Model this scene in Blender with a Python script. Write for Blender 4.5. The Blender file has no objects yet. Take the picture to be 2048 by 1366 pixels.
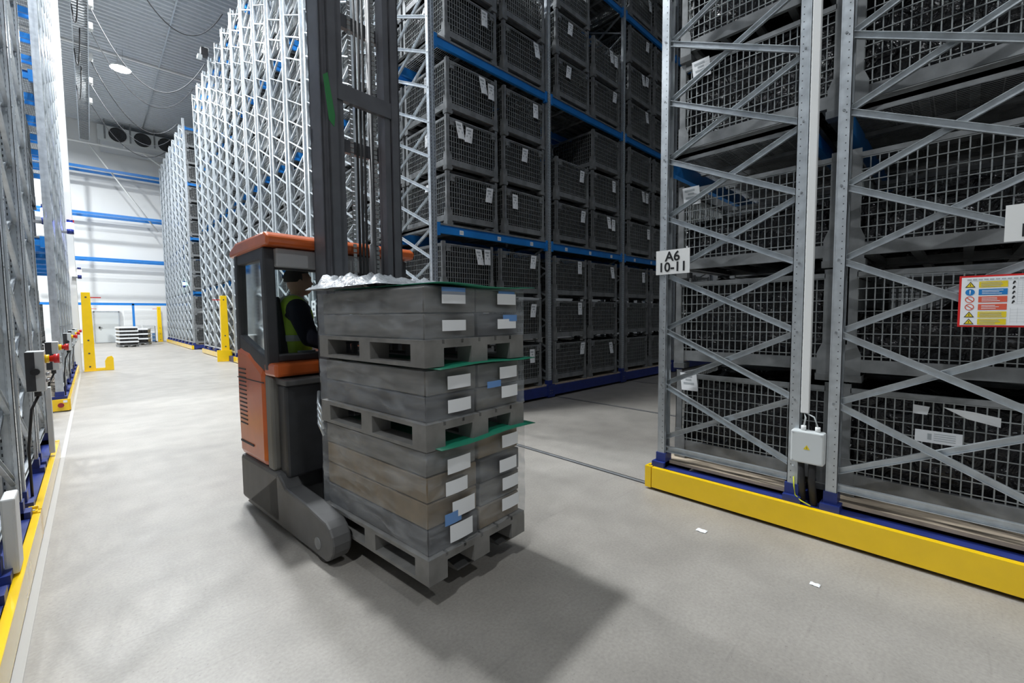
import bpy, math, random
from mathutils import Vector, Matrix, noise
PI = math.pi
random.seed(7)
C = bpy.context.scene.collection
SC = bpy.context.scene

# ------------------------------------------------------------------ camera
F_PX, YAW, PIT, ROL = 867.89, 0.768463, 0.0596087, -0.0085309
cy, sy, cp, sp = math.cos(YAW), math.sin(YAW), math.cos(PIT), math.sin(PIT)
fw = Vector((sy*cp, cy*cp, -sp)); rt = Vector((cy, -sy, 0)); up = rt.cross(fw)
cr, sr = math.cos(ROL), math.sin(ROL)
r2 = rt*cr + up*sr; u2 = up*cr - rt*sr
cam_d = bpy.data.cameras.new('camera'); cam = bpy.data.objects.new('camera', cam_d); C.objects.link(cam)
cam_d.sensor_fit = 'HORIZONTAL'; cam_d.sensor_width = 36; cam_d.lens = F_PX*36/2048
cam_d.clip_start = .05; cam_d.clip_end = 200
cam.matrix_world = Matrix(((r2.x, u2.x, -fw.x, 0), (r2.y, u2.y, -fw.y, 0), (r2.z, u2.z, -fw.z, 1.6), (0, 0, 0, 1)))
SC.camera = cam

# ------------------------------------------------------------------ world, lamps, exposure
w = bpy.data.worlds.new('world'); SC.world = w; w.use_nodes = True
w.node_tree.nodes['Background'].inputs[0].default_value = (.72, .82, 1, 1)
w.node_tree.nodes['Background'].inputs[1].default_value = .03
SC.view_settings.view_transform = 'Standard'; SC.view_settings.look = 'None'
SC.view_settings.gamma = 1; SC.view_settings.use_curve_mapping = False
SC.view_settings.exposure = 0.0
LAMP_Y = [6.5, 13.85, 21.2, 28.55]
LAMP_X = 1.57; LAMP_Z = 13.6; LAMP_W = 1050
LAMPS = [(LAMP_X, y) for y in LAMP_Y]+[(-5.6, 9.1), (-11.0, 9.1), (-5.6, 33.5), (1.57, -8.2), (-5.6, -2.0)]  # lamps left of the aisle are added, unseen fill for rack faces and end wall
for k, (x, y) in enumerate(LAMPS):
    ld = bpy.data.lights.new('high_bay_light', 'AREA'); ld.shape = 'DISK'; ld.size = .7; ld.energy = LAMP_W*[1.15, 1, 1, 1, .75, .9, 2.3, .3, .52][k]
    ld.color = (.93, .97, 1.0); ld.spread = math.radians(165)
    lo = bpy.data.objects.new('high_bay_light', ld); lo.location = (x, y, LAMP_Z-.06); C.objects.link(lo)

# ------------------------------------------------------------------ materials
MAT = {}
def mat(name, col, rough=.5, metal=0, var=0, vscale=8, bump=0, bscale=40, spec=.5, coat=0, emis=None, estr=0, rvar=0, stretch=None, alpha=None):
    m = bpy.data.materials.new(name); m.use_nodes = True; nt = m.node_tree; b = nt.nodes['Principled BSDF']
    b.inputs['Base Color'].default_value = (*col, 1); b.inputs['Roughness'].default_value = rough
    b.inputs['Metallic'].default_value = metal; b.inputs['Specular IOR Level'].default_value = spec
    b.inputs['Coat Weight'].default_value = coat; b.inputs['Coat Roughness'].default_value = .15
    if alpha is not None: b.inputs['Alpha'].default_value = alpha
    if emis: b.inputs['Emission Color'].default_value = (*emis, 1); b.inputs['Emission Strength'].default_value = estr
    if var or bump or rvar:
        tc = nt.nodes.new('ShaderNodeTexCoord'); mp = nt.nodes.new('ShaderNodeMapping')
        nt.links.new(tc.outputs['Object'], mp.inputs[0])
        if stretch: mp.inputs['Scale'].default_value = stretch
    if var or rvar:
        n = nt.nodes.new('ShaderNodeTexNoise'); n.inputs['Scale'].default_value = vscale; n.inputs['Detail'].default_value = 5
        nt.links.new(mp.outputs[0], n.inputs['Vector'])
        if var:
            r = nt.nodes.new('ShaderNodeValToRGB'); r.color_ramp.elements[0].position = .3; r.color_ramp.elements[1].position = .7
            r.color_ramp.elements[0].color = (*[max(0, c*(1-var)) for c in col], 1); r.color_ramp.elements[1].color = (*[min(1, c*(1+var)) for c in col], 1)
            nt.links.new(n.outputs['Fac'], r.inputs[0]); nt.links.new(r.outputs[0], b.inputs['Base Color'])
        if rvar:
            q = nt.nodes.new('ShaderNodeMapRange'); q.inputs[3].default_value = max(.02, rough-rvar); q.inputs[4].default_value = rough+rvar
            nt.links.new(n.outputs['Fac'], q.inputs[0]); nt.links.new(q.outputs[0], b.inputs['Roughness'])
    if bump:
        n2 = nt.nodes.new('ShaderNodeTexNoise'); n2.inputs['Scale'].default_value = bscale; n2.inputs['Detail'].default_value = 4; n2.inputs['Distortion'].default_value = 1.2
        bp = nt.nodes.new('ShaderNodeBump'); bp.inputs['Strength'].default_value = bump; bp.inputs['Distance'].default_value = .06 if name == 'black_bag' else .02
        nt.links.new(mp.outputs[0], n2.inputs['Vector']); nt.links.new(n2.outputs['Fac'], bp.inputs['Height']); nt.links.new(bp.outputs[0], b.inputs['Normal'])
    MAT[name] = m; return m
galv = mat('galvanised', (.60, .64, .67), .38, .75, var=.13, vscale=14, rvar=.1)
galvd = mat('galvanised_dull', (.245, .255, .26), .55, .45, var=.22, vscale=9)
wire = mat('zinc_wire', (.36, .38, .38), .45, .55, var=.1, vscale=4)
slot = mat('dark_slot', (.05, .055, .06), .7)
blue = mat('blue_paint', (.015, .20, .60), .35, 0, var=.08, vscale=5)
navy = mat('navy_paint', (.018, .035, .19), .4, 0, var=.15)
yellow = mat('yellow_paint', (.93, .60, .002), .22, 0, var=.03, coat=.5)
hallw = mat('hall_panel', (.26, .27, .28), .6)
white = mat('white_paint', (.80, .81, .80), .45)
plast = mat('grey_plastic', (.62, .65, .65), .4)
paper = mat('paper', (.84, .86, .88), .7)
ink = mat('printed_grey', (.17, .18, .2), .8)
inkl = mat('printed_light', (.42, .45, .47), .8)
black = mat('black_ink', (.012, .013, .015), .5)
rubber = mat('black_rubber', (.02, .02, .022), .6)
bag = mat('black_bag', (.006, .006, .008), .2, 0, bump=1.0, bscale=9, spec=.6)
timber = mat('board', (.46, .38, .29), .7, 0, var=.25, vscale=6, stretch=(9, 1, 1))
red = mat('red_plastic', (.65, .02, .02), .35)
orange = mat('orange_paint', (.62, .125, .025), .28, 0, var=.06, coat=.4)
olive = mat('grey_olive', (.16, .155, .14), .5)
char = mat('charcoal', (.045, .047, .052), .45, 0, var=.15)
gskirt = mat('grey_skirt', (.10, .10, .10), .5, 0, var=.12)
mastm = mat('mast_steel', (.12, .122, .135), .42, .3, var=.12)
green = mat('green_sheet', (.015, .22, .13), .4)
skin = mat('skin', (.60, .33, .24), .5)
hivis = mat('hi_vis', (.62, .92, .06), .7)
refl = mat('reflective_band', (.6, .62, .6), .35)
jacket = mat('navy_cloth', (.018, .022, .04), .85)
hair = mat('dark_hair', (.03, .022, .018), .8)
pallet_m = mat('grey_pallet', (.21, .205, .195), .65, 0, var=.2)
carton = mat('wrapped_cartons', (.15, .145, .135), .5, 0, var=.3, vscale=5, stretch=(1, 1, 5))
lblue = mat('light_blue', (.14, .30, .62), .5)
glow = mat('lamp_lens', (1, 1, 1), .3, emis=(.95, .98, 1), estr=60)
glow_b = mat('blue_lens', (.1, .1, 1), .3, emis=(.25, .3, 1), estr=25)
glow_c = mat('cyan_lens', (.2, 1, .9), .3, emis=(.3, 1, .85), estr=14)
glow_w = mat('amber_lens', (1, .8, .5), .3, emis=(1, .8, .5), estr=8)

def floor_mat():
    m = bpy.data.materials.new('concrete'); m.use_nodes = True; nt = m.node_tree; b = nt.nodes['Principled BSDF']; L = nt.links.new
    g = nt.nodes.new('ShaderNodeNewGeometry')
    def nz(s, d=6, st=None):
        n = nt.nodes.new('ShaderNodeTexNoise'); n.inputs['Scale'].default_value = s; n.inputs['Detail'].default_value = d
        if st:
            mp = nt.nodes.new('ShaderNodeMapping'); mp.inputs['Scale'].default_value = st; L(g.outputs['Position'], mp.inputs[0]); L(mp.outputs[0], n.inputs['Vector'])
        else: L(g.outputs['Position'], n.inputs['Vector'])
        return n
    def ramp(src, a, ca, bb, cb):
        r = nt.nodes.new('ShaderNodeValToRGB'); e = r.color_ramp.elements; e[0].position = a; e[0].color = (*ca, 1); e[1].position = bb; e[1].color = (*cb, 1); L(src, r.inputs[0]); return r
    def mix(f, a, c, t='MULTIPLY'):
        x = nt.nodes.new('ShaderNodeMix'); x.data_type = 'RGBA'; x.blend_type = t
        x.inputs[0].default_value = f; L(a, x.inputs[6]); L(c, x.inputs[7]); return x.outputs[2]
    base = ramp(nz(.55).outputs['Fac'], .3, (.30, .278, .25), .7, (.375, .353, .32))
    blot = ramp(nz(2.6, 8).outputs['Fac'], .35, (.84, .84, .84), .65, (1.05, 1.05, 1.05))
    fine = ramp(nz(60, 3).outputs['Fac'], .3, (.84, .84, .84), .7, (1.1, 1.1, 1.1))
    v = nt.nodes.new('ShaderNodeTexVoronoi'); v.inputs['Scale'].default_value = 26; L(g.outputs['Position'], v.inputs['Vector'])
    spk = ramp(nz(75, 2).outputs['Fac'], .27, (.45, .43, .41), .33, (1, 1, 1))
    scr = ramp(nz(2.2, 3, (.6, 14, 1)).outputs['Fac'], .28, (.74, .74, .74), .36, (1, 1, 1))
    c = mix(.8, base.outputs[0], blot.outputs[0]); c = mix(.7, c, fine.outputs[0]); c = mix(.5, c, spk.outputs[0]); c = mix(.35, c, scr.outputs[0])
    L(c, b.inputs['Base Color'])
    q = nt.nodes.new('ShaderNodeMapRange'); q.inputs[3].default_value = .36; q.inputs[4].default_value = .56; L(nz(3, 5).outputs['Fac'], q.inputs[0]); L(q.outputs[0], b.inputs['Roughness'])
    b.inputs['Specular IOR Level'].default_value = .55
    bp = nt.nodes.new('ShaderNodeBump'); bp.inputs['Strength'].default_value = .12; bp.inputs['Distance'].default_value = .01
    L(nz(5, 6).outputs['Fac'], bp.inputs['Height']); L(bp.outputs[0], b.inputs['Normal'])
    return m
concrete = floor_mat()
def film_mat():
    m = bpy.data.materials.new('stretch_film'); m.use_nodes = True; nt = m.node_tree; L = nt.links.new
    b = nt.nodes['Principled BSDF']; b.inputs['Base Color'].default_value = (.60, .64, .68, 1); b.inputs['Roughness'].default_value = .13
    b.inputs['Specular IOR Level'].default_value = .9
    tr = nt.nodes.new('ShaderNodeBsdfTransparent'); mx = nt.nodes.new('ShaderNodeMixShader')
    tc = nt.nodes.new('ShaderNodeTexCoord'); mp = nt.nodes.new('ShaderNodeMapping'); mp.inputs['Scale'].default_value = (1, 1, 3.2); mp.inputs['Rotation'].default_value = (.35, .35, 0)
    n = nt.nodes.new('ShaderNodeTexNoise'); n.inputs['Scale'].default_value = 3.5; n.inputs['Detail'].default_value = 3; n.inputs['Distortion'].default_value = .4
    L(tc.outputs['Object'], mp.inputs[0]); L(mp.outputs[0], n.inputs['Vector'])
    r = nt.nodes.new('ShaderNodeMapRange'); r.inputs[1].default_value = .4; r.inputs[2].default_value = .75; r.inputs[3].default_value = .10; r.inputs[4].default_value = .38
    L(n.outputs['Fac'], r.inputs[0]); L(r.outputs[0], mx.inputs[0]); L(tr.outputs[0], mx.inputs[1]); L(b.outputs[0], mx.inputs[2])
    bp = nt.nodes.new('ShaderNodeBump'); bp.inputs['Strength'].default_value = .9; bp.inputs['Distance'].default_value = .03; L(n.outputs['Fac'], bp.inputs['Height']); L(bp.outputs[0], b.inputs['Normal'])
    L(mx.outputs[0], nt.nodes['Material Output'].inputs[0]); return m
film = film_mat()
def glass_mat():
    m = bpy.data.materials.new('cab_glass'); m.use_nodes = True; nt = m.node_tree; L = nt.links.new
    g = nt.nodes.new('ShaderNodeBsdfGlossy'); g.inputs['Roughness'].default_value = .05; g.inputs['Color'].default_value = (.8, .85, .85, 1)
    tr = nt.nodes.new('ShaderNodeBsdfTransparent'); tr.inputs['Color'].default_value = (.86, .9, .9, 1); mx = nt.nodes.new('ShaderNodeMixShader')
    fr = nt.nodes.new('ShaderNodeFresnel'); fr.inputs[0].default_value = 1.45
    L(fr.outputs[0], mx.inputs[0]); L(tr.outputs[0], mx.inputs[1]); L(g.outputs[0], mx.inputs[2]); L(mx.outputs[0], nt.nodes['Material Output'].inputs[0]); return m
glass = glass_mat()

# ------------------------------------------------------------------ mesh helpers
class MB:
    def __init__(s): s.v = []; s.f = []; s.m = []; s.sm = []
    def add(s, vs, fs, m=0, smooth=False):
        o = len(s.v); s.v += [tuple(p) for p in vs]
        for f in fs: s.f.append([i+o for i in f]); s.m.append(m); s.sm.append(smooth)
        return s
    def box(s, x0, x1, y0, y1, z0, z1, m=0):
        return s.add([(x0, y0, z0), (x1, y0, z0), (x1, y1, z0), (x0, y1, z0), (x0, y0, z1), (x1, y0, z1), (x1, y1, z1), (x0, y1, z1)],
                     [(0, 3, 2, 1), (4, 5, 6, 7), (0, 1, 5, 4), (1, 2, 6, 5), (2, 3, 7, 6), (3, 0, 4, 7)], m)
    def bar(s, p, q, wd, h, m=0, upv=(0, 0, 1)):
        p = Vector(p); q = Vector(q); d = (q-p).normalized(); u = Vector(upv)
        a = d.cross(u)
        if a.length < 1e-4: a = d.cross(Vector((1, 0, 0)))
        a.normalize(); b = a.cross(d); a *= wd/2; b *= h/2
        return s.add([p-a-b, p+a-b, p+a+b, p-a+b, q-a-b, q+a-b, q+a+b, q-a+b],
                     [(0, 1, 2, 3), (7, 6, 5, 4), (0, 4, 5, 1), (1, 5, 6, 2), (2, 6, 7, 3), (3, 7, 4, 0)], m)
    def tube(s, pts, r, n=8, m=0, cap=True):
        pts = [Vector(p) for p in pts]; rings = []; o = len(s.v); prev = None
        for i, p in enumerate(pts):
            d = (pts[min(i+1, len(pts)-1)]-pts[max(i-1, 0)]).normalized()
            ref = Vector((0, 0, 1)) if abs(d.z) < .9 else Vector((1, 0, 0))
            a = d.cross(ref).normalized(); b = a.cross(d).normalized()
            rr = r[i] if isinstance(r, (list, tuple)) else r
            for k in range(n):
                t = 2*PI*k/n; s.v.append(tuple(p+a*math.cos(t)*rr+b*math.sin(t)*rr))
        for i in range(len(pts)-1):
            for k in range(n):
                s.f.append([o+i*n+k, o+i*n+(k+1) % n, o+(i+1)*n+(k+1) % n, o+(i+1)*n+k]); s.m.append(m); s.sm.append(True)
        if cap:
            s.f.append([o+k for k in range(n)][::-1]); s.m.append(m); s.sm.append(False)
            s.f.append([o+(len(pts)-1)*n+k for k in range(n)]); s.m.append(m); s.sm.append(False)
        return s
    def prism(s, poly, axis, a0, a1, m=0):
        def P(u, v, a): return {'x': (a, u, v), 'y': (u, a, v), 'z': (u, v, a)}[axis]
        n = len(poly); vs = [P(u, v, a0) for u, v in poly]+[P(u, v, a1) for u, v in poly]
        fs = [list(range(n))[::-1], list(range(n, 2*n))]+[[i, (i+1) % n, (i+1) % n+n, i+n] for i in range(n)]
        return s.add(vs, fs, m)
    def grid(s, fn, nu, nv, m=0, smooth=True):
        vs = [fn(i/nu, j/nv) for j in range(nv+1) for i in range(nu+1)]
        return s.add(vs, [[j*(nu+1)+i, j*(nu+1)+i+1, (j+1)*(nu+1)+i+1, (j+1)*(nu+1)+i] for j in range(nv) for i in range(nu)], m, smooth)
    def mesh(s, name, mats):
        me = bpy.data.meshes.new(name); me.from_pydata(s.v, [], s.f)
        for mm in (mats if isinstance(mats, (list, tuple)) else [mats]): me.materials.append(mm)
        me.polygons.foreach_set('material_index', s.m); me.polygons.foreach_set('use_smooth', s.sm)
        me.update(); return me
    def build(s, name, mats, parent=None, bevel=0, loc=None, rot=None):
        return link(name, s.mesh(name, mats), parent, bevel, loc, rot)
def link(name, me, parent=None, bevel=0, loc=None, rot=None):
    o = bpy.data.objects.new(name, me); C.objects.link(o)
    if parent: o.parent = parent
    if loc: o.location = loc
    if rot: o.rotation_euler = rot
    if bevel:
        b = o.modifiers.new('bevel', 'BEVEL'); b.width = bevel; b.segments = 2; b.limit_method = 'ANGLE'; b.angle_limit = .6
    return o
def thing(name, label, cat, loc=(0, 0, 0), rz=0, group=None):
    o = bpy.data.objects.new(name, None); C.objects.link(o); o.location = loc; o.rotation_euler = (0, 0, rz); o.empty_display_size = .1
    return tag(o, label, cat, group)
def tag(o, label, cat, group=None):
    o['label'] = label; o['category'] = cat
    if group: o['group'] = group
    return o
def struct(o): o['kind'] = 'structure'; return o
def text_mesh(txt, size, bold=.0):
    cu = bpy.data.curves.new('t', 'FONT'); cu.body = txt; cu.size = size; cu.align_x = 'CENTER'; cu.align_y = 'CENTER'; cu.extrude = .0006; cu.offset = bold
    cu.space_line = .95
    o = bpy.data.objects.new('t', cu); C.objects.link(o); bpy.context.view_layer.update()
    me = bpy.data.meshes.new_from_object(o.evaluated_get(bpy.context.evaluated_depsgraph_get()))
    bpy.data.objects.remove(o); me.materials.clear(); return me
def visible(x, y, z, m=60):
    d = Vector((x, y, z-1.6)); zz = d.dot(fw)
    if zz < .1: return False
    px = 1024+F_PX*d.dot(r2)/zz; py = 683-F_PX*d.dot(u2)/zz
    return -m < px < 2048+m and -m < py < 1366+m

# ------------------------------------------------------------------ setting
def S(name, mb, m): return struct(mb.build(name, m))
S('floor', MB().box(-14, 24, -14, 40.6, -.2, 0), concrete)
S('wall_far', MB().box(-14, 24, 40.2, 40.5, 0, 14.9), white)
S('wall_right', MB().box(23.6, 23.9, -14, 40.2, 0, 14.9), hallw)
S('wall_left', MB().box(-13.9, -13.6, -14, 40.2, 0, 14.9), hallw)
S('wall_back', MB().box(-13.6, 23.6, -14, -13.7, 0, 14.9), hallw)
mb = MB(); y = -13.7
ceilm = mat('ceiling_sheet', (.58, .62, .66), .4, .1, var=.05)
mb.box(-13.6, 23.6, -13.7, 40.2, 14.62, 14.8)
while y < 40:
    mb.prism([(y, 14.62), (y+.05, 14.50), (y+.15, 14.50), (y+.20, 14.62)], 'x', -13.6, 23.6); y += .30
S('ceiling', mb, ceilm)
S('trim_1', MB().box(3.07, 3.12, -13, 39.8, 14.44, 14.49), galv)
S('trim_2', MB().box(-3, 8, 29.1, 29.22, 14.42, 14.49), white)
S('trim_3', MB().box(-.335, -.295, -13, 18.5, .0, .004), mat('sill_steel', (.42, .41, .39), .5))
# running rails set flush into the floor
mb = MB()
for x in (3.72, 6.53, 9.3, 12.0):
    mb.box(x-.035, x-.018, -13, 17.5, -.002, .0015); mb.box(x+.018, x+.035, -13, 17.5, -.002, .0015); mb.box(x-.018, x+.018, -13, 17.5, -.002, .003, 1)
S('trim_4', mb, [rubber, galvd])
# end wall: doors and panel joints
mb = MB(); mb.box(.02, 1.42, 40.08, 40.2, 0, 2.15).box(1.62, 3.6, 40.12, 40.2, 0, 2.2)
S('wall_panel_far', mb, white)
bpy.data.objects['wall_panel_far'].name = 'trim_6'
d = S('door_1', MB().box(.16, 1.32, 40.0, 40.1, .02, 2.05), plast)
MB().box(.32, .40, 39.93, 40.0, .98, 1.10).tube([(.36, 39.96, 1.04), (.50, 39.96, 1.04)], .012, 6).build('door_handle', rubber, d)
MB().box(.10, .16, 40.0, 40.12, 0, 2.12).box(1.32, 1.38, 40.0, 40.12, 0, 2.12).box(.10, 1.38, 40.0, 40.12, 2.05, 2.14).build('door_frame', galv, d)
# white building column
S('wall_column', MB().box(-.86, -.28, 18.75, 19.35, 0, 14.6), white)
bpy.data.objects['wall_column'].name = 'trim_7'
# roof truss pipe and wind brace at the far wall
mb = MB(); mb.tube([(-3, 39.0, 12.8), (6, 39.0, 12.8)], .07, 8); mb.tube([(.3, 39.05, 12.9), (3.6, 39.05, 7.6)], .05, 8).tube([(3.0, 39.0, 12.8), (6, 39.0, 10.8)], .05, 8)
mb.tube([(2.1, 39.0, 12.8), (2.1, 39.3, 14.5)], .04, 6)
S('trim_8', mb, white)

# ------------------------------------------------------------------ rack parts (shared meshes)
H = 11.55
NODES = [.47+.4965*k for k in range(23)]
def post_mb(mb, x, yo, s, z0, z1, slots=True):
    """omega post; yo = outer face y, s = +1 when the frame lies towards +y"""
    def bx(xa, xb, ya, yb, m=0): 
        a, b = sorted((yo+s*ya, yo+s*yb)); mb.box(xa, xb, a, b, z0, z1, m)
    bx(x+.012, x+.038, 0, .004); bx(x+.062, x+.088, 0, .004); bx(x+.038, x+.062, .006, .010)
    bx(x, x+.004, .008, .068); bx(x+.096, x+.1, .008, .068)
    bx(x, x+.014, .0, .009); bx(x+.086, x+.1, .0, .009)
    bx(x, x+.022, .064, .068); bx(x+.078, x+.1, .064, .068)
    if slots:
        z = z0+.06
        while z < min(z1, slots):
            for xx in (x+.022, x+.072):
                a, b = sorted((yo-s*.0006, yo+s*.0052)); mb.box(xx, xx+.007, a, b, z, z+.022, 1)
            a, b = sorted((yo+s*.042, yo+s*.048)); mb.box(x-.0006, x+.0046, a, b, z+.02, z+.027, 1)
            z += .05
def chan(mb, p, q, wd=.042, dp=.024):
    p = Vector(p); q = Vector(q); d = (q-p).normalized(); n = Vector((1, 0, 0)).cross(d).normalized()
    e = Vector((dp, 0, 0)); mb.bar(p+e, q+e, .003, wd, 0, upv=n)
    for sg in (-1, 1):
        o = n*sg*(wd/2-.0015)+Vector((dp/2, 0, 0)); mb.bar(p+o, q+o, .003, dp, 0, upv=(1, 0, 0))
FR = {}
def frame_meshes():
    for key, zt in (('near', 6.6), ('far', 0)):
        mb = MB(); post_mb(mb, 0, 0, 1, .2, H, zt); post_mb(mb, 0, 1.10, -1, .2, H, zt)
        FR['posts_'+key] = mb.mesh('upright_posts', [galv, slot])
    for k in range(len(NODES)-1):
        for dr in (0, 1):
            mb = MB(); xo = .018 if dr == 0 else .05
            za, zb = (NODES[k], NODES[k+1]) if dr == 0 else (NODES[k+1], NODES[k])
            chan(mb, (xo, .03, za), (xo, 1.07, zb))
            mb.tube([(-.004, .03, za), (.02, .03, za)], .009, 6); mb.tube([(-.004, 1.07, zb), (.02, 1.07, zb)], .009, 6)
            FR[('b', k, dr)] = mb.mesh('brace', galv)
    mb = MB(); chan(mb, (.02, .03, .375), (.02, 1.07, .375), .05, .03); FR['hb'] = mb.mesh('brace', galv)
    mb = MB()
    for k in range(len(NODES)-1):
        for dr in (0, 1):
            za, zb = (NODES[k], NODES[k+1]) if dr == 0 else (NODES[k+1], NODES[k])
            mb.bar((.03+.03*dr, .03, za), (.03+.03*dr, 1.07, zb), .022, .042, upv=(1, 0, 0))
    mb.box(.02, .05, .03, 1.07, .35, .4)
    FR['lattice'] = mb.mesh('brace_lattice', galv)
    for cut in (4.6, 6.7):
        mb = MB()
        for k in range(len(NODES)-1):
            if NODES[k] < cut-.01: continue
            for dr in (0, 1):
                za, zb = (NODES[k], NODES[k+1]) if dr == 0 else (NODES[k+1], NODES[k])
                mb.bar((.03+.03*dr, .03, za), (.03+.03*dr, 1.07, zb), .024, .042, upv=(1, 0, 0))
        FR[('up', cut)] = mb.mesh('upper_bracing', galv)
frame_meshes()
LV = [2.98, 5.71, 8.42, 11.15]
BAY = 2.6
def beam_mesh():
    mb = MB(); L = 2.5
    mb.prism([(-.005, -.125), (.048, -.125), (.048, 0), (.012, 0), (.012, -.028), (-.005, -.034)], 'x', 0, L)
    for x in (0, L-.055):
        mb.box(x, x+.055, -.012, .055, -.16, .03)
        for z in (-.13, -.08, -.03): mb.box(x+.02, x+.032, -.0135, -.01, z, z+.012)
    return mb.mesh('beam', blue)
def deck_mesh():
    mb = MB(); L = 2.48; D = 1.04
    n = int(L/.032)
    for i in range(n+1): mb.box(.0+i*L/n-.0025, .0+i*L/n+.0025, 0, D, .012, .017)
    for j in range(11): mb.box(0, L, j*D/10-.0025, j*D/10+.0025, .017, .022)
    for x in (.0, .6, 1.25, 1.85, L-.06): mb.box(x, x+.05, .0, D, -.02, .012)
    mb.box(0, .004, 0, D, -.05, .035); mb.box(-.03, .004, 0, D, .030, .035); mb.box(0, L, -.03, 0, .0, .026); mb.box(0, L, D, D+.03, 0, .026)
    return mb.mesh('wire_deck', galvd)
BEAM, DECK = beam_mesh(), deck_mesh()
def tag_sticker():
    mb = MB(); mb.box(0, .075, -.0065, -.0052, -.11, -.045)
    for k in range(6): mb.box(.01+k*.0095, .014+k*.0095, -.0072, -.0064, -.10, -.055, 1)
    return mb.mesh('barcode_tag', [paper, inkl])
STICK = tag_sticker()
LEN = 2.53
def base_mesh(nb, near):
    mb = MB(); X1 = .2+nb*BAY
    mb.box(.045, .15, .03, LEN-.03, .05, .205)                 # end channel
    mb.box(.045, .15, .03, LEN-.03, .195, .215)
    for y0 in (.06, 1.10, 1.33, LEN-.15):
        mb.box(.10, X1, y0, y0+.09, .05, .235)
    for k in range(nb+1):
        x = .08+k*BAY
        for y0 in (.045, 1.09, 1.32, LEN-.16):
            mb.box(x-.04, x+.16, y0, y0+.115, .02, .26)
        for y0, yy in ((.07, .16), (1.11, 1.19), (1.34, 1.43), (LEN-.16, LEN-.07)):
            mb.box(x-.008, x+.108, y0, yy, .2, .34)
            for dz in (.09, .14):
                for dx in (.0, .05): mb.box(x+.02+dx, x+.035+dx, y0-.03, y0-.024, dz, dz+.014, 1)
        mb.tube([(x+.05, .5, .09), (x+.05, .62, .09)], .085, 14, 1).tube([(x+.05, 1.9, .09), (x+.05, 2.02, .09)], .085, 14, 1)
    return mb.mesh('base_frame', [navy, galvd])
BASES = {n: base_mesh(n, True) for n in (1, 2, 4)}
def rail_mesh():
    mb = MB(); mb.box(0, .042, .065, LEN-.065, .025, .212)
    return mb.mesh('crash_rail', yellow)
def cap_mesh():
    mb = MB(); mb.box(0, .10, 0, .058, .02, .215); mb.box(.03, .045, .02, .04, .2151, .2156, 1); return mb.mesh('end_cap', [yellow, slot])
RAIL, CAP = rail_mesh(), cap_mesh()
def boards_mesh(nb):
    mb = MB()
    for y0 in (.09, 1.36):
        x = .152
        while x < nb*BAY:
            mb.box(x, x+.19, y0, y0+1.08, .236, .262); x += .20
    return mb.mesh('floor_board', timber)
BOARDS = {n: boards_mesh(n) for n in (1, 2, 4)}
def rack(label, y0, nb, side=1, detail=0, zcut=4.6, levels=(0, 1, 2, 3), x0=3.60, decks=True, group=None):
    """side=1: right of the aisle (x0 face, growing +x); side=-1: left of the aisle, turned round"""
    rz = 0 if side == 1 else PI
    yy = y0 if side == 1 else y0+LEN
    t = thing('mobile_pallet_rack', label, 'pallet rack', (x0, yy, 0), rz, group)
    link('base_frame', BASES[nb], t)
    link('crash_rail', RAIL, t, .004); link('end_cap', CAP, t, .003); link('end_cap', CAP, t, .003, loc=(0, LEN-.058, 0))
    link('floor_board', BOARDS[nb], t)
    for k in range(nb+1):
        for yf in (.08, 1.35):
            x = .08+k*BAY
            near = detail and k == 0
            f = link('upright_frame', FR['posts_near' if (detail and k < 3) else 'posts_far'], t, loc=(x, yf, 0))
            if near:
                link('brace', FR['hb'], f)
                for q in range(len(NODES)-1):
                    if NODES[q] < zcut-.01:
                        link('brace', FR[('b', q, 0)], f); link('brace', FR[('b', q, 1)], f)
                link('upper_bracing', FR[('up', zcut)], f)
            else: link('bracing', FR['lattice'], f)
    for k in range(nb):
        for l in levels:
            for yf in (.085, 1.355):
                b = link('beam', BEAM, t, loc=(.18+k*BAY, yf, LV[l]))
                if detail == 2 and yf < 1 and l == 0:
                    for dx in (.42, 1.22, 2.02): link('barcode_tag', STICK, b, loc=(dx, 0, 0))
                b2 = link('beam', BEAM, t, loc=(.18+k*BAY+2.5, yf+1.09, LV[l]), rot=(0, 0, PI))
                if decks: link('wire_deck', DECK, t, loc=(.19+k*BAY, yf+.025, LV[l]+.0))
    return t
RA = rack('galvanised mobile rack with the long yellow guard rail and A6 sign', -.555, 2, 1, 1, 4.6)
RC = [rack('dark aisle rack full of mesh cages right behind the reach truck', 5.42, 4, 1, 2, 6.7)]
ordn = ['second', 'third', 'fourth', 'fifth']
for k in range(1, 5):
    RC.append(rack('%s rack from the front in the packed right-hand row behind the truck' % ordn[k-1], 5.42+2.55*k, 1, 1, 0))
for k, lb in enumerate(['first rack beyond the right-hand yellow post by the open gap', 'second rack beyond the right-hand yellow post bordering the open gap']):
    RC.append(rack(lb, 19.2+2.55*k, 1, 1, 0))
for k, lb in enumerate(['nearest', 'second', 'third', 'last']):
    RC.append(rack('%s rack of the far right block in front of the end wall' % lb, 27.2+2.6*k, 1, 1, 0))
RL = []
lls = {7.2-2.55*2: 'front left rack with the nearest grey control box', 7.2-2.55: 'left rack with the second control box beside the open gap'}
for y0 in (7.2-2.55*2, 7.2-2.55):
    RL.append(rack(lls[y0], y0, 2, -1, 1, 4.6, x0=-.33))
for k, lb in enumerate(['left rack with blue base and yellow end plate past the gap', 'second left rack past the gap before the white column', 'left rack touching the white building column']):
    RL.append(rack(lb, 10.8+2.55*k, 1, -1, 0, x0=-.33))

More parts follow.
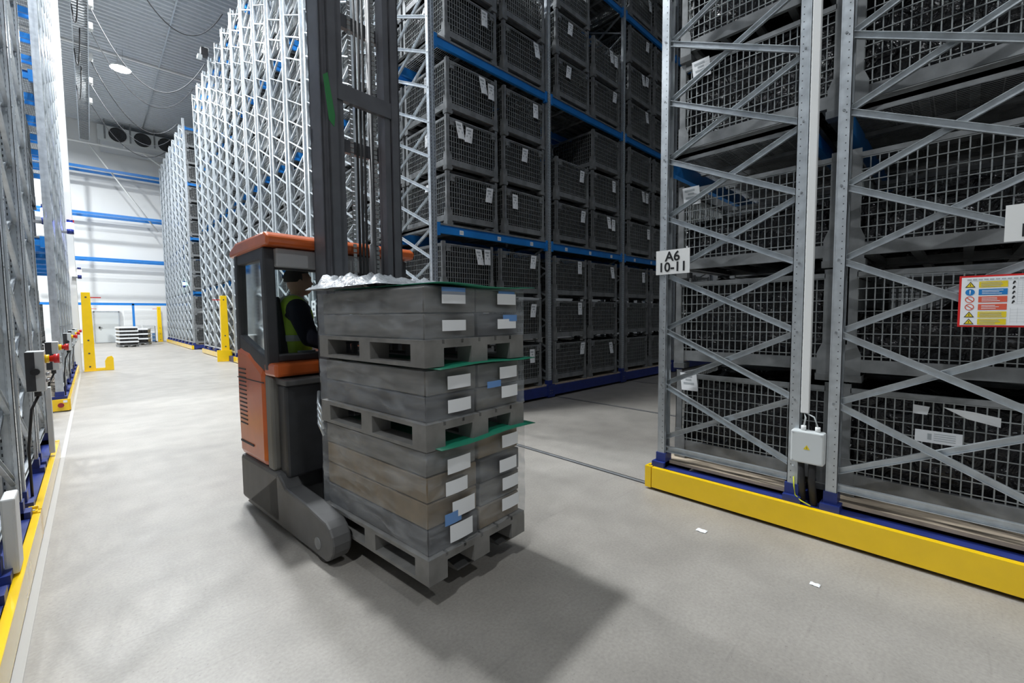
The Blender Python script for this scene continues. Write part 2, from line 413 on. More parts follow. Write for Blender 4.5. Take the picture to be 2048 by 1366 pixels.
# fixed single rack row across the end wall (blue beams above the door)
t = thing('end_wall_rack', 'blue-beamed shelf rack spanning the white end wall above the door', 'pallet rack', (0, 39.2, 0))
def longbeam(z, y): return MB().box(-3.0, 7.5, y-.03, y+.03, z-.16, z).box(-3, 7.5, y-.04, y-.03, z-.07, z)
for z in (5.55, 8.4, 11.25):
    longbeam(z, -.55).build('beam', blue, t); longbeam(z, .5).build('beam', blue, t)
    mb = MB()
    for i in range(105): mb.box(-3+i*.1, -3+i*.1+.006, -.55, .5, z-.01, z-.004)
    for j in range(9): mb.box(-3, 7.5, -.5+j*.12, -.494+j*.12, z-.004, z+.002)
    mb.build('wire_deck', galv, t)
MB().box(-3, 7.5, -.62, -.50, 2.50, 2.66).build('beam', blue, t)
MB().box(1.98, 2.10, -.62, -.50, 0, 2.60).build('support_post', blue, t)
mb = MB()
for x in (-1.2, 4.9):
    mb.box(x, x+.1, -.6, -.53, 0, 11.6).box(x, x+.1, .45, .52, 0, 11.6)
mb.build('upright_posts', galv, t)
# fixed single frame behind the right-hand crash post
t = thing('fixed_end_frame', 'single upright frame standing behind the right-hand yellow crash post', 'upright frame', (3.66, 18.12, 0))
link('posts', FR['posts_far'], t); link('bracing', FR['lattice'], t)
MB().box(-.06, .12, 0, 1.12, 0, .2).build('base_plate', navy, t)

# ------------------------------------------------------------------ mesh cages
CW, CD, CH = 1.03, 1.20, .83
def cage_frame():
    mb = MB()
    for sx in (-1, 1):
        for sy_ in (-1, 1):
            x = sx*CW/2; y = sy_*CD/2
            xa, xb = sorted((x, x-sx*.055)); ya, yb = sorted((y, y-sy_*.055))
            mb.box(xa, xb, ya, ya+.004 if sy_ < 0 else yb, .02, .80) if False else None
            # angle post
            a, b = sorted((y, y-sy_*.005)); mb.box(xa, xb, a, b, .03, .82)
            a, b = sorted((x, x-sx*.005)); mb.box(a, b, ya, yb, .03, .82)
            # flared cup plates at the foot
            for ax in (0, 1):
                if ax == 0:
                    pl = [(0, .05), (.088, .05), (.088, .20), (.06, .27), (0, .27)]
                    poly = [(x-sx*u, v) for u, v in pl]
                    a, b = sorted((y, y+sy_*.006)); mb.prism(poly if sx < 0 else poly[::-1], 'y', a, b)
                else:
                    poly = [(y-sy_*u, v) for u, v in [(0, .05), (.088, .05), (.088, .20), (.06, .27), (0, .27)]]
                    a, b = sorted((x, x+sx*.006)); mb.prism(poly, 'x', a, b)
            # foot cup
            mb.prism([(x-sx*.095, 0), (x+sx*.006, 0), (x+sx*.012, .05), (x-sx*.11, .05)], 'y', y-.05-sy_*.045, y+.05-sy_*.045)
    for s_ in (-1, 1):
        y = s_*CD/2; a, b = sorted((y, y-s_*.035))
        mb.box(-CW/2+.05, CW/2-.05, a, b, .075, .165)
        a2, b2 = sorted((y-s_*.002, y-s_*.03)); mb.box(-CW/2+.05, CW/2-.05, a2, b2, .765, .785)
        x = s_*CW/2; a, b = sorted((x, x-s_*.035))
        mb.box(a, b, -CD/2+.05, CD/2-.05, .075, .165); a2, b2 = sorted((x, x-s_*.03)); mb.box(a2, b2, -CD/2+.05, CD/2-.05, .755, .79)
    for k in range(5): mb.box(-CW/2+.04, CW/2-.04, -CD/2+.08+k*.25, -CD/2+.13+k*.25, .08, .12)
    return mb.mesh('cage_frame', galvd)
def panel(length):
    mb = MB(); n = round(length/.047); hh = 8
    for i in range(n+1):
        x = -length/2+i*length/n; mb.box(x-.0035, x+.0035, -.0035, .0035, .15, .775)
    for j in range(hh): 
        z = .19+j*.08; mb.box(-length/2, length/2, -.0085, -.0035, z-.003, z+.003)
    return mb.mesh('mesh_panel', wire)
def latch():
    mb = MB(); mb.box(-.09, .0, -.008, 0, .67, .77); mb.tube([(-.075, -.012, .72), (-.015, -.012, .72), (-.012, -.012, .64), (-.075, -.012, .64)], .005, 5)
    return mb.mesh('latch', galvd)
def contents(seed, top):
    N = 12; mb = MB(); hx, hy = CW/2-.05, CD/2-.05; z0, z1 = .13, top
    def dis(p):
        q = Vector(p)*4.2+Vector((seed*7.3, seed*3.1, 0)); n = noise.noise(q); n2 = noise.noise(q*3.1)
        return n*.045+n2*.018
    def side(fn, nrm):
        def f(u, v):
            p = Vector(fn(u, v)); e = min(u, 1-u, v*1.5 if True else 1, (1-v)); k = dis(p)
            return p-Vector(nrm)*(.012+abs(k))
        return f
    mb.grid(side(lambda u, v: (-hx+2*hx*u, -hy, z0+(z1-z0)*v), (0, -1, 0)), N, 10)
    mb.grid(side(lambda u, v: (hx-2*hx*u, hy, z0+(z1-z0)*v), (0, 1, 0)), N, 10)
    mb.grid(side(lambda u, v: (-hx, hy-2*hy*u, z0+(z1-z0)*v), (-1, 0, 0)), N, 10)
    mb.grid(side(lambda u, v: (hx, -hy+2*hy*u, z0+(z1-z0)*v), (1, 0, 0)), N, 10)
    mb.grid(lambda u, v: Vector((-hx+2*hx*u, -hy+2*hy*v, z1-.01+2.2*dis((u, v, seed)))), N, 14)
    return mb.mesh('black_liner_bag', bag)
CF = cage_frame(); PX = panel(CW-.11); PY = panel(CD-.11); LAT = latch()
CONT = [contents(1, .74), contents(2, .66), contents(3, .76), contents(4, .5), contents(5, .7)]
def sheet(wd, h, lines, tilt=0, curl=.01):
    mb = MB()
    n = 4
    def f(u, v): return ((u-.5)*wd+tilt*(v-.5), -.004-curl*math.sin(PI*u)*(1-v)-.006*(1-v), -h*(1-v))
    mb.grid(f, n, n, 0, True)
    def patch(u0, u1, v0, v1):
        P = [Vector(f(a, b))+Vector((0, -.0015, 0)) for a, b in ((u0, v0), (u1, v0), (u1, v1), (u0, v1))]; mb.add(P, [(0, 1, 2, 3)], 1)
    for (u0, u1, v0, v1) in lines: patch(u0, u1, v0, v1)
    return mb.mesh('label_sheet', [paper, inkl])
LINES = [(.12, .72, .74, .86), (.3, .66, .56, .66), (.16, .8, .34, .46)]
SHEETS = [sheet(.13, .25, LINES), sheet(.14, .24, LINES, .04), sheet(.13, .25, LINES, -.05), sheet(.14, .12, [(.1, .6, .4, .6)], .05, .03)]
SH_A = sheet(.15, .16, LINES, -.02, .004)
NC = [0]
def cage(x, y, z, label, group, lab=(), cont=None, jit=.012, ztop=0):
    """lab: list of (face, offset, z, sheet index)"""
    NC[0] += 1
    jx, jy, jr = random.uniform(-jit, jit), random.uniform(-jit, jit), random.uniform(-.012, .012)
    t = thing('wire_mesh_cage', label, 'cage', (x+jx, y+jy, z), jr, group)
    link('cage_frame', CF, t)
    link('mesh_panel', PX, t, loc=(0, -CD/2+.012, 0)); link('mesh_panel', PX, t, loc=(0, CD/2-.012, 0), rot=(0, 0, PI))
    link('mesh_panel', PY, t, loc=(-CW/2+.012, 0, 0), rot=(0, 0, -PI/2)); link('mesh_panel', PY, t, loc=(CW/2-.012, 0, 0), rot=(0, 0, PI/2))
    link('black_liner_bag', CONT[cont if cont is not None else random.randrange(5)], t)
    link('latch', LAT, t, loc=(-CW/2+.15, -CD/2-.003, 0)); link('latch', LAT, t, loc=(CW/2-.05, -CD/2-.003, 0))
    for face, off, zz, si in lab:
        me = SH_A if si == 'A' else SHEETS[si]
        s = link('label_sheet', me, t, loc=(off, -CD/2-.012, zz) if face == 'f' else (-CW/2-.014, off, zz), rot=(0, 0, 0) if face == 'f' else (0, 0, -PI/2))
        s['label'] = 'white paper label'
    return t
ROW0 = [.265, 1.10, 1.93]
def rows(l): return ROW0 if l < 0 else [LV[l]+.025+.835*k for k in range(3)]
rn = ['bottom row', 'middle row', 'top row']
ln = ['floor level', 'first shelf', 'second shelf', 'third shelf']
# rack A: left stack (frame 1) and right stack (frame 2)
A_lab = {(0, 0, 0): [('s', .47, .80, 'A')], (0, 0, 2): [('s', .47, .80, 'A')],  (0, 0, 1): []}
for li in range(3):
    for r_, z in enumerate(rows(li-1)):
        for c_, yc in enumerate((1.245, -.02)):
            for b_, xc in enumerate((4.43, 5.62)):
                if not visible(xc, yc, z+.1, 260): continue
                if li == 2 and r_ > 0: continue
                lb = 'mesh cage in the A6 rack, %s, %s, %s%s' % (ln[li], rn[r_], ['left stack', 'right stack'][c_], ['', ', rear'][b_])
                cage(xc, yc, z, lb, 'mesh cages in the A6 rack', A_lab.get((b_, c_, li*0+r_ if li == 0 else r_+9), []) if not (li == 1 and r_ == 0 and c_ == 0 and b_ == 0) else [('s', .40, .80, 'A')],
                     cont=(3 if (li == 0 and r_ in (1, 2) and c_ == 1) or (li == 0 and r_ == 2) else [0, 2, 4][(li+r_+c_) % 3]))
# rack C1 facing the dark cross aisle
colw = ['first', 'second', 'third', 'fourth', 'fifth', 'sixth', 'seventh', 'eighth']
for li in range(4):
    for r_, z in enumerate(rows(li-1)):
        for b in range(4):
            for c_ in range(2):
                xc = [4.40, 5.58][c_]+BAY*b if li == 0 else [4.52, 5.69][c_]+BAY*b
                if li > 0 and b > 0: xc -= .03
                ci = 2*b+c_
                zz = z
                if (li, r_, ci) in ((1, 2, 2), (2, 2, 3), (3, 2, 5), (1, 2, 3)) and not (li, ci) == (1, 3): continue
                if not visible(xc, 5.5, zz+.2, 60): continue
                lab = []
                off = .3+random.uniform(-.06, .08) if random.random() < .8 else -.2+random.uniform(-.1, .2)
                if random.random() < .9: lab.append(('f', off, .74+random.uniform(-.04, .03), random.choice([0, 0, 1, 2])))
                if random.random() < .08: lab.append(('f', off-.17, .75, 2))
                if ci == 0 and li > 0: lab.append(('s', -.1, .70, 0 if r_ else 3))
                lb = 'mesh cage behind the reach truck, %s, %s, %s from left' % (ln[li], rn[r_], colw[ci])
                cage(xc, 6.115, zz, lb, 'mesh cages facing the dark cross aisle', lab)
        for c_ in range(2):
            xc = [4.5, 5.66][c_]
            if visible(xc, 7.4, z+.3, 60):
                cage(xc, 7.37, z, 'rear mesh cage in the rack behind the truck, %s, %s, %s' % (ln[li], rn[r_], ['outer', 'inner'][c_]), 'cages in the rear half of the rack behind the truck')
# ends of the far racks (seen through the bracing)
def end_cages(y0, x, what, group, fr=(.08+.55, 1.35+.55)):
    for li in range(4):
        for r_, z in enumerate(rows(li-1)):
            if z > 11.2: continue
            for q, yf in enumerate(fr):
                if visible(x, y0+yf, z+.4, 30):
                    cage(x, y0+yf, z, 'mesh cage in the %s, %s, %s, %s column' % (what, ln[li], rn[r_], ['near', 'far'][q]), group, cont=random.choice([0, 2, 4]), jit=.03)
for k in range(1, 5):
    end_cages(5.42+2.55*k, 4.5, '%s right-hand rack end' % ordn[k-1], 'cages in the end bay of the %s rack' % ordn[k-1])
for k in range(2):
    end_cages(19.2+2.55*k, 4.5, '%s rack past the yellow post' % ['first', 'second'][k], 'cages past the yellow post, %s rack' % ['first', 'second'][k])
end_cages(27.2, 4.3, 'far right block open face', 'cages on the open face of the far block', fr=(.63,))
end_cages(10.8, -1.25, 'left rack past the gap', 'cages in the left rack past the gap')

# ------------------------------------------------------------------ overhead things
for k, (x, y) in enumerate(LAMPS):
    if k > 3: lb = ['lamp over the gap between the left racks, outside the picture', 'outermost lamp on the left, outside the picture', 'lamp behind the white column, hidden in the picture', 'lamp over the aisle behind the camera', 'lamp over the left racks behind the camera'][k-4]  # off-aisle lamps here are added for their light
    elif y < 20: lb = ['lamp above the open gap on the left, out of the frame', 'second hanging lamp over the aisle, above the frame'][k]
    else: lb = ['ceiling lamp near the top edge above the aisle', 'bright ceiling lamp glaring over the aisle'][k-2]
    t = thing('high_bay_lamp', lb, 'ceiling lamp', (x, y, LAMP_Z), 0, 'hanging ceiling lamps')
    mb = MB(); mb.tube([(0, 0, .0), (0, 0, .05), (0, 0, .14), (0, 0, .3)], [.40, .40, .25, .10], 24)
    mb.build('housing', white, t)
    mb = MB(); mb.tube([(0, 0, -.02), (0, 0, .0)], [.37, .38], 24); mb.build('lens', glow, t)
    mb = MB(); mb.tube([(-.1, 0, .3), (-.1, 0, 1.02)], .006, 5).tube([(.1, 0, .3), (.1, 0, 1.02)], .006, 5); mb.build('hanger', galvd, t)
t = thing('air_cooler', 'long grey ceiling air cooler with round black fans at the end wall', 'air cooler', (.85, 38.9, 13.15))
mb = MB(); mb.box(0, 5.6, .05, 1.2, 0, .95); mb.prism([(.05, 0), (1.2, 0), (1.2, -.45)], 'x', .1, 5.5); mb.build('casing', galvd if False else mat('cooler_grey', (.50, .52, .53), .5), t, .01)
MB().box(-.02, 5.62, .0, .05, .0, .95).build('front_panel', plast, t, .01)
for k in range(4):
    x = .95+1.25*k
    mb = MB(); pts = [(x+.42*math.cos(a*PI/14), -.03, .48+.42*math.sin(a*PI/14)) for a in range(28)]
    mb.tube(pts+[pts[0]], .03, 6)
    for q in range(1, 4):
        r_ = .10*q; pts = [(x+r_*math.cos(a*PI/10), -.05, .48+r_*math.sin(a*PI/10)) for a in range(21)]; mb.tube(pts, .006, 4)
    for a in range(8): mb.bar((x, -.05, .48), (x+.42*math.cos(a*PI/4), -.04, .48+.42*math.sin(a*PI/4)), .01, .01)
    fo = mb.build('fan', rubber, t)
    mb = MB(); mb.tube([(x, -.012, .48), (x, -.004, .48)], .40, 28); mb.build('fan_opening', slot, fo)
    mb = MB(); mb.tube([(x, -.045, .48), (x, -.01, .48)], .08, 12)
    for a in range(6):
        an = a*PI/3; c1, s1 = math.cos(an), math.sin(an); c2, s2 = math.cos(an+.55), math.sin(an+.55)
        mb.add([(x+.07*c1, -.02, .48+.07*s1), (x+.37*c1, -.03, .48+.37*s1), (x+.37*c2, -.014, .48+.37*s2), (x+.07*c2, -.014, .48+.07*s2)], [(0, 1, 2, 3)])
    mb.build('fan_blades', char, fo)
for x in (.3, 1.55, 2.8, 4.05, 5.3):
    MB().box(x, x+.05, -.03, .03, .9, 1.35).box(x-.02, x+.07, -.03, -.01, .1, .9).build('hanger', galvd, t)
# cable tray running along the aisle overhead
t = thing('cable_tray', 'overhead steel cable ladder running along the left of the aisle', 'cable tray', (-.02, 15, 12.8))
mb = MB(); mb.box(0, .03, 0, 23.8, 0, .08).box(.44, .47, 0, 23.8, 0, .08); mb.build('side_rail', galv, t)
mb = MB()
for i in range(118): mb.box(.03, .44, i*.2, i*.2+.05, .01, .04)
mb.build('rung', galvd, t)['kind'] = 'stuff'
mb = MB()
for y in range(1, 24, 3): mb.tube([(.015, y, .08), (.015, y, 1.75)], .008, 5).tube([(.455, y, .08), (.455, y, 1.75)], .008, 5)
mb.build('hanger_rod', galv, t)
jb = [(15.9, 'nearest'), (22.0, 'second'), (23.7, 'third'), (26.4, 'fourth'), (29.0, 'fifth'), (31.6, 'last')]
for k, (y, o_) in enumerate(jb):
    t = thing('junction_box', '%s white box on the edge of the overhead cable ladder' % o_, 'junction box', (.45, y, 12.7), 0, 'white boxes on the overhead cable ladder')
    MB().box(0, .12, -.14, .14, 0, .24).build('box', white, t, .01); MB().tube([(.06, 0, 0), (.06, 0, -.05)], .025, 8).build('cable_gland', plast, t)
cabs = [(15.9, 18.0, 12.0, 1.9), (22.0, 21.3, 11.7, 1.9), (23.7, 24.0, 11.75, 1.7), (26.4, 29.0, 11.8, 1.5), (29.0, 31.6, 11.75, 1.3), (31.6, 34.2, 11.75, 1.2)]
cn = ['nearest, ending at the topmost rack', 'under the bright lamp', 'third from the front', 'fourth, passing before the cooler fans', 'fifth, drooping below the cooler', 'furthest and lowest']
for (y0, y1, z1, sag), nm in zip(cabs, cn):
    P = []
    for i in range(29):
        u = i/28; P.append((.51+(3.72-.51)*u, y0+(y1-y0)*u, 12.65+(z1-12.65)*u-sag*4*u*(1-u)))
    mb = MB(); mb.tube(P, .016, 6)
    o = mb.build('power_cable', mat('grey_cable', (.035, .036, .04), .7) if 'grey_cable' not in MAT else MAT['grey_cable'])
    tag(o, 'drooping cable over the aisle, %s' % nm, 'cable', 'cables drooping from the ladder to the right-hand racks')
for k, (y0, y1) in enumerate([(17, 20), (20.5, 22.5), (24, 26), (27.5, 30)]):
    P = []
    for i in range(17):
        u = i/16; P.append((.2-(1.0 if y0 < 18 else .19)*u, y0+((y1 if y0 > 18 else 18.2)-y0)*u, 12.8-(1.25 if y0 < 18 else -.03)*u-1.0*4*u*(1-u)))
    o = MB().tube(P, .02, 6).build('power_cable', rubber)
    tag(o, 'dark cable looping from the ladder to the left, %s from the front' % ['first', 'second', 'third', 'fourth'][k], 'cable', 'dark cables at the left of the ladder')
t = thing('rack_floodlight', 'small black floodlight clamped to a right-hand rack top', 'floodlight', (3.55, 20.2, 11.5))
MB().box(-.15, .08, -.15, .15, -.05, .22).build('body', rubber, t, .02); MB().box(-.25, -.10, -.12, .12, -.18, -.06).build('lamp_head', plast, t, .02)
MB().box(.0, .12, -.03, .03, .15, .3).build('bracket', white, t)

# ------------------------------------------------------------------ yellow crash posts
def crash_post(x, y, lab, toe=0):
    t = thing('crash_post', lab, 'crash post', (x, y, 0), 0, 'tall yellow crash posts')
    mb = MB(); wv = .13
    mb.prism([(-wv, 0), (wv, 0), (wv-.03, 2.42), (-wv+.03, 2.42)], 'y', -.06, .10); mb.build('post', yellow, t, .008)
    mb = MB(); mb.box(-wv-.02, wv+.02, -.14, .14, .0, .02); 
    if toe: mb.box(wv*1, .54, -.10, -.04, 0, .09)
    else: mb.box(-.28, .2, -.1, -.05, 0, .42) if x > 2 and y < 30 else None
    mb.build('foot_plate', yellow, t, .004)
    if toe:
        mb = MB(); mb.prism([(.34, .0), (.54, 0), (.54, .38), (.50, .45), (.40, .42), (.34, .30)], 'y', -.11, -.08); mb.build('toe_plate', yellow, t, .004)
    mb = MB()
    for z in (.14, .55, .95, 2.27): mb.tube([(0, -.064, z), (0, -.059, z)], .026, 8)
    mb.build('bolt_hole', slot, t)
    sgn = 1 if x < 2 else -1
    MB().box(*(sorted((sgn*.10, sgn*.34))), -.03, .0, 2.25, 2.28).build('sensor_arm', red, t)
crash_post(-.10, 18.62, 'tall yellow crash post before the white column, nearest on the left', 1)
crash_post(3.52, 18.95, 'tall yellow crash post on the right, left of the truck cab')
crash_post(-.08, 38.95, 'small distant yellow crash post left of the end wall door')
crash_post(3.37, 38.6, 'small distant yellow crash post right of the end wall door')

# ------------------------------------------------------------------ control boxes and lights on the left racks
def ctrl(x, y, z, lab, s=1.0):
    t = thing('control_box', lab, 'control box', (x, y, z), 0, 'grey control boxes with red emergency buttons')
    MB().box(-.07, .03, -.09, .09, -.155, .155).build('housing', plast, t, .006)
    MB().box(-.071, -.02, -.094, -.088, -.15, .15).build('dark_cover', char, t)
    MB().tube([(-.02, -.09, 0), (-.02, -.125, 0)], .026, 12).tube([(-.02, -.0, -.155), (-.02, 0, -.2)], .02, 10).build('key_switch', rubber, t)
    MB().tube([(.03, 0, .09), (.055, 0, .09)], .034, 14).build('button_collar', yellow, t)
    MB().tube([(.055, 0, .09), (.075, 0, .09), (.08, 0, .09), (.11, 0, .09)], [.022, .026, .036, .038], 14).build('emergency_button', red, t)
    for dz in (-.03, -.08): MB().tube([(.03, 0, dz), (.05, 0, dz)], .014, 10).build('push_button', galv, t)
    MB().tube([(-.02, 0, -.2), (-.06, .0, -.3), (-.09, 0, -.6), (-.09, 0, -1.0)], .009, 7).build('cable', rubber, t)
ctrl(-.31, 5.02, 1.2, 'grey control box on the front left rack, nearest and largest')
ctrl(-.31, 7.0, 1.2, 'grey control box on the left rack beside the open gap')
ctrl(-.31, 11.2, 1.2, 'small control box on the first left rack past the gap')
ctrl(-.31, 13.6, 1.2, 'tiny control box on the second left rack past the gap')
ctrl(-.31, 16.2, 1.2, 'tiniest control box near the white column')
tag(MB().box(-.40, -.345, 3.52, 3.70, .22, .64).build('control_cabinet', white, None, .01), 'pale grey cabinet at the lower left edge of the picture', 'cabinet')
tag(MB().box(-.37, -.33, 6.35, 6.43, .25, .92).build('cable_duct', plast, None, .004), 'pale upright cable duct on the second left rack', 'cable duct')
t = thing('end_stop_box', 'yellow end plate with a dark red button on blue rack base past the gap', 'stop button', (-.45, 10.79, .12))
MB().box(-.12, .10, -.03, .0, -.10, .10).build('plate', yellow, t, .003); MB().tube([(0, -.03, 0), (0, -.05, 0)], .04, 14).build('red_button', mat('dark_red', (.28, .02, .03), .4), t)
MB().box(.03, .08, -.034, -.031, .04, .08).build('sticker', paper, t)
t = thing('bumper_bracket', 'folded yellow bracket joining the two left guard rails', 'bracket', (-.345, 4.65, .213))
MB().box(-.05, .0, -.07, .07, 0, .012).box(-.05, 0, -.012, .012, .0, .03).build('plate', yellow, t, .003)
MB().tube([(-.02, -.05, .012), (-.02, -.05, .018)], .008, 8).tube([(-.02, .05, .012), (-.02, .05, .018)], .008, 8).build('bolt', galv, t)
def beacon(x, y, z, m, lab, r=.07):
    t = thing('beacon_light', lab, 'signal light', (x, y, z), 0)
    mb = MB(); mb.tube([(0, 0, 0), (0, 0, .15)], r, 12); mb.build('lens', m, t)
    MB().tube([(0, 0, -.12), (0, 0, 0)], r*.9, 12).build('base', navy, t); MB().tube([(0, 0, .15), (0, 0, .22)], r*.8, 12).build('cap', navy, t)
    sx = 1 if x > 2 else -1; MB().box(*sorted((0, sx*.16)), -.02, .08, -.1, -.06).build('bracket', galvd, t)
beacon(-.27, 15.2, 3.8, glow_b, 'glowing blue signal light high on the left racks')
beacon(-.5, 9.9 if False else 11.0, 3.35, glow_b, 'small blue light inside the left gap', .04)
beacon(-.2, 18.68, 2.95, glow_w, 'white and amber light above the left yellow post', .05)
beacon(3.6, 28.6, 3.35, glow_c, 'glowing cyan light on the far right block', .06)
tag(MB().box(-.33, -.24, 18.66, 18.76, 4.45, 4.58).build('red_sensor', red), 'small red device on the white column', 'sensor')

# ------------------------------------------------------------------ signs
def panel_sign(name, lab, y0, y1, z0, z1, x, m, cat='sign'):
    t = thing(name, lab, cat, (x, (y0+y1)/2, (z0+z1)/2)); hw, hh = abs(y0-y1)/2, abs(z1-z0)/2
    MB().box(-.001, .003, -hw, hw, -hh, hh).build('board', m, t)
    return t
def on_sign(t, u, v, me_or_pts, m, name, depth=-.0016):
    pass
RSIGN = (PI/2, 0, -PI/2)   # text facing -x, reading towards -y
def put_text(t, txt, size, u, v, m, bold=.004, name='lettering'):
    me = text_mesh(txt, size, bold); me.materials.append(m)
    return link(name, me, t, loc=(-.0022, -u, v), rot=RSIGN)
t = panel_sign('location_sign', 'white sign reading A6 10-11 on the first post of the near rack', 1.925, 1.62, 1.952, 2.163, 3.672, white)
put_text(t, 'A6', .115, 0, .045, black, .0025); put_text(t, '10-11', .112, 0, -.047, black, .0025)
t = panel_sign('location_sign', 'white sign cut by the right edge of the picture', -.15, -.46, 1.985, 2.185, 3.672, white)
put_text(t, '12', .098, -.06, -.047, black, .0016)
t = panel_sign('rack_tag', 'tiny white upright tag on a right-hand rack behind the cab', 10.45, 10.20, 1.62, 1.98, 3.668, paper)
mb = MB()
for zz in (.10, -.02, -.12): mb.box(-.0025, -.0012, -.06, .05, zz-.03, zz+.03)
mb.build('printing', ink, t)
# red framed information board
t = panel_sign('safety_board', 'red framed rack safety board with yellow, blue and red panels', .015, -.46, 1.512, 1.807, 3.668, red)
MB().box(-.0022, -.0012, -.2275, .2275, -.1375, .1375).build('white_field', paper, t)
def flat(t, name, m, polys):
    mb = MB()
    for P in polys:
        n = len(P); mb.add([(-.0030, -(u), v) for u, v in P], [list(range(n))])
    return mb.build(name, m, t)
def rect(u0, u1, v0, v1): return [(u0, v0), (u1, v0), (u1, v1), (u0, v1)]
def disc(u, v, r, n=20): return [(u+r*math.cos(2*PI*k/n), v+r*math.sin(2*PI*k/n)) for k in range(n)]
def ring(u, v, r, wd, n=24):
    out = []
    for k in range(n):
        a, b = 2*PI*k/n, 2*PI*(k+1)/n
        out.append([(u+r*math.cos(a), v+r*math.sin(a)), (u+r*math.cos(b), v+r*math.sin(b)), (u+(r-wd)*math.cos(b), v+(r-wd)*math.sin(b)), (u+(r-wd)*math.cos(a), v+(r-wd)*math.sin(a))])
    return out
cyl = [.095, .052, .010, -.033, -.076, -.117]
ymat = mat('sign_yellow', (.80, .62, .02), .5); bmat_ = mat('sign_blue', (.01, .20, .55), .5); rmat = mat('sign_red', (.72, .11, .06), .5)
flat(t, 'yellow_panel', ymat, [rect(-.158, -.048, v-.017, v+.017) for v in (cyl[0], cyl[4], cyl[5])])
flat(t, 'blue_panel', bmat_, [rect(-.158, -.048, cyl[1]-.017, cyl[1]+.017), disc(-.192, cyl[1], .019)])
flat(t, 'red_panel', rmat, [rect(-.158, -.048, v-.017, v+.017) for v in (cyl[2], cyl[3])]+ring(-.192, cyl[2], .019, .004)+ring(-.192, cyl[3], .019, .004)+[[(-.206, cyl[2]+.010), (-.203, cyl[2]+.013), (-.178, cyl[2]-.010), (-.181, cyl[2]-.013)], [(-.206, cyl[3]+.010), (-.203, cyl[3]+.013), (-.178, cyl[3]-.010), (-.181, cyl[3]-.013)]])
mb = MB()
def over(name, m, polys, d=-.0038):
    mb = MB()
    for P in polys: mb.add([(d, -(u), v) for u, v in P], [list(range(len(P)))])
    return mb.build(name, m, t)
tri = lambda u, v, r: [(u-r, v-r*.75), (u+r, v-r*.75), (u, v+r*.85)]
over('warning_triangle', black, [tri(-.192, cyl[k], .021) for k in (0, 4, 5)], -.0031)
over('triangle_field', ymat, [tri(-.192, cyl[k]-.0008, .015) for k in (0, 4, 5)], -.0036)
over('triangle_mark', black, [rect(-.1932, -.1908, cyl[k]-.008, cyl[k]+.006) for k in (0, 4, 5)], -.0040)
over('exclamation_mark', paper, [rect(-.1945, -.1895, cyl[1]-.003, cyl[1]+.012), rect(-.1945, -.1895, cyl[1]-.011, cyl[1]-.006)])
over('text_line', inkl, [rect(-.150, -.150+.09*random.uniform(.6, 1), v+dv-.0015, v+dv+.0015) for v in (cyl[0], cyl[4], cyl[5]) for dv in (-.009, 0, .009)]+[rect(-.205+.022*k, -.188+.022*k, .120, .127) for k in range(13)])
over('light_text_line', paper, [rect(-.145, -.145+.085*random.uniform(.6, 1), v+dv-.0015, v+dv+.0015) for v in (cyl[1], cyl[2], cyl[3]) for dv in (-.009, .0, .008)])
over('symbol', black, [[(-.032, v-.008), (-.026, v-.008), (-.024, v-.001), (-.019, v), (-.022, v+.010), (-.028, v+.008), (-.030, v+.001)] for v in (.10, .072, .045, .018, -.008)])
over('table_line', inkl, [rect(-.012+.017*k, -.0112+.017*k, -.02, .112) for k in range(6)]+[rect(-.012, .078, -.018+.0125*k, -.0172+.0125*k) for k in range(11)]+[rect(-.035, .2, -.05-.017*k, -.0492-.017*k) for k in range(5)]+[rect(-.035+.026*k, -.0342+.026*k, -.125, -.04) for k in range(9)]+[rect(.10, .2, .1-.02*k, .1012-.02*k) for k in range(6)])
# junction box, conduit and cables between the two end frames
t = thing('warning_junction_box', 'light grey box with yellow warning triangle beside the near rack posts', 'junction box', (3.63, .728, .645))
MB().box(-.03, .05, -.10, .10, -.115, .115).build('housing', plast, t, .01)
mb = MB()
for u, v in ((-.085, .1), (.085, .1), (-.085, -.1), (.085, -.1)): mb.tube([(-.0315, u, v), (-.029, u, v)], .006, 8)
mb.build('screw', galv, t)
mb = MB(); mb.add([(-.0312, .020, -.012), (-.0312, -.020, -.012), (-.0312, 0, .021)], [(0, 1, 2)]); w1 = mb.build('warning_triangle', ymat, t)
MB().add([(-.0318, .003, .009), (-.0318, -.003, .006), (-.0318, 0, .001), (-.0318, -.004, -.001), (-.0318, .002, -.010), (-.0318, .0, -.002)], [(0, 1, 2, 3, 4, 5)]).build('flash_mark', black, w1)
for dy in (.03, -.055):
    MB().tube([(.01, dy, .115), (.01, dy, .15)], .016, 10).build('cable_gland', white, t)
tag(MB().box(3.66, 3.70, .735, .785, .88, 9).build('cable_conduit', white, None, .004), 'tall white upright conduit beside the second post of the near rack', 'conduit')
tag(MB().tube([(3.68, .765, .88), (3.65, .75, .85), (3.645, .758, .79)], .006, 6).tube([(3.68, .755, .88), (3.66, .70, .86), (3.645, .673, .79)], .005, 6).build('light_wire', plast), 'thin pale wires from the conduit to the warning box', 'wire')
tag(MB().tube([(3.65, .77, .53), (3.66, .765, .4), (3.68, .76, .24)], .022, 10).build('corrugated_hose', rubber), 'black corrugated cable hose under the warning box, left one', 'cable hose')
tag(MB().tube([(3.65, .70, .53), (3.66, .705, .4), (3.68, .69, .22)], .024, 10).build('corrugated_hose', rubber), 'black corrugated cable hose under the warning box, right one', 'cable hose')
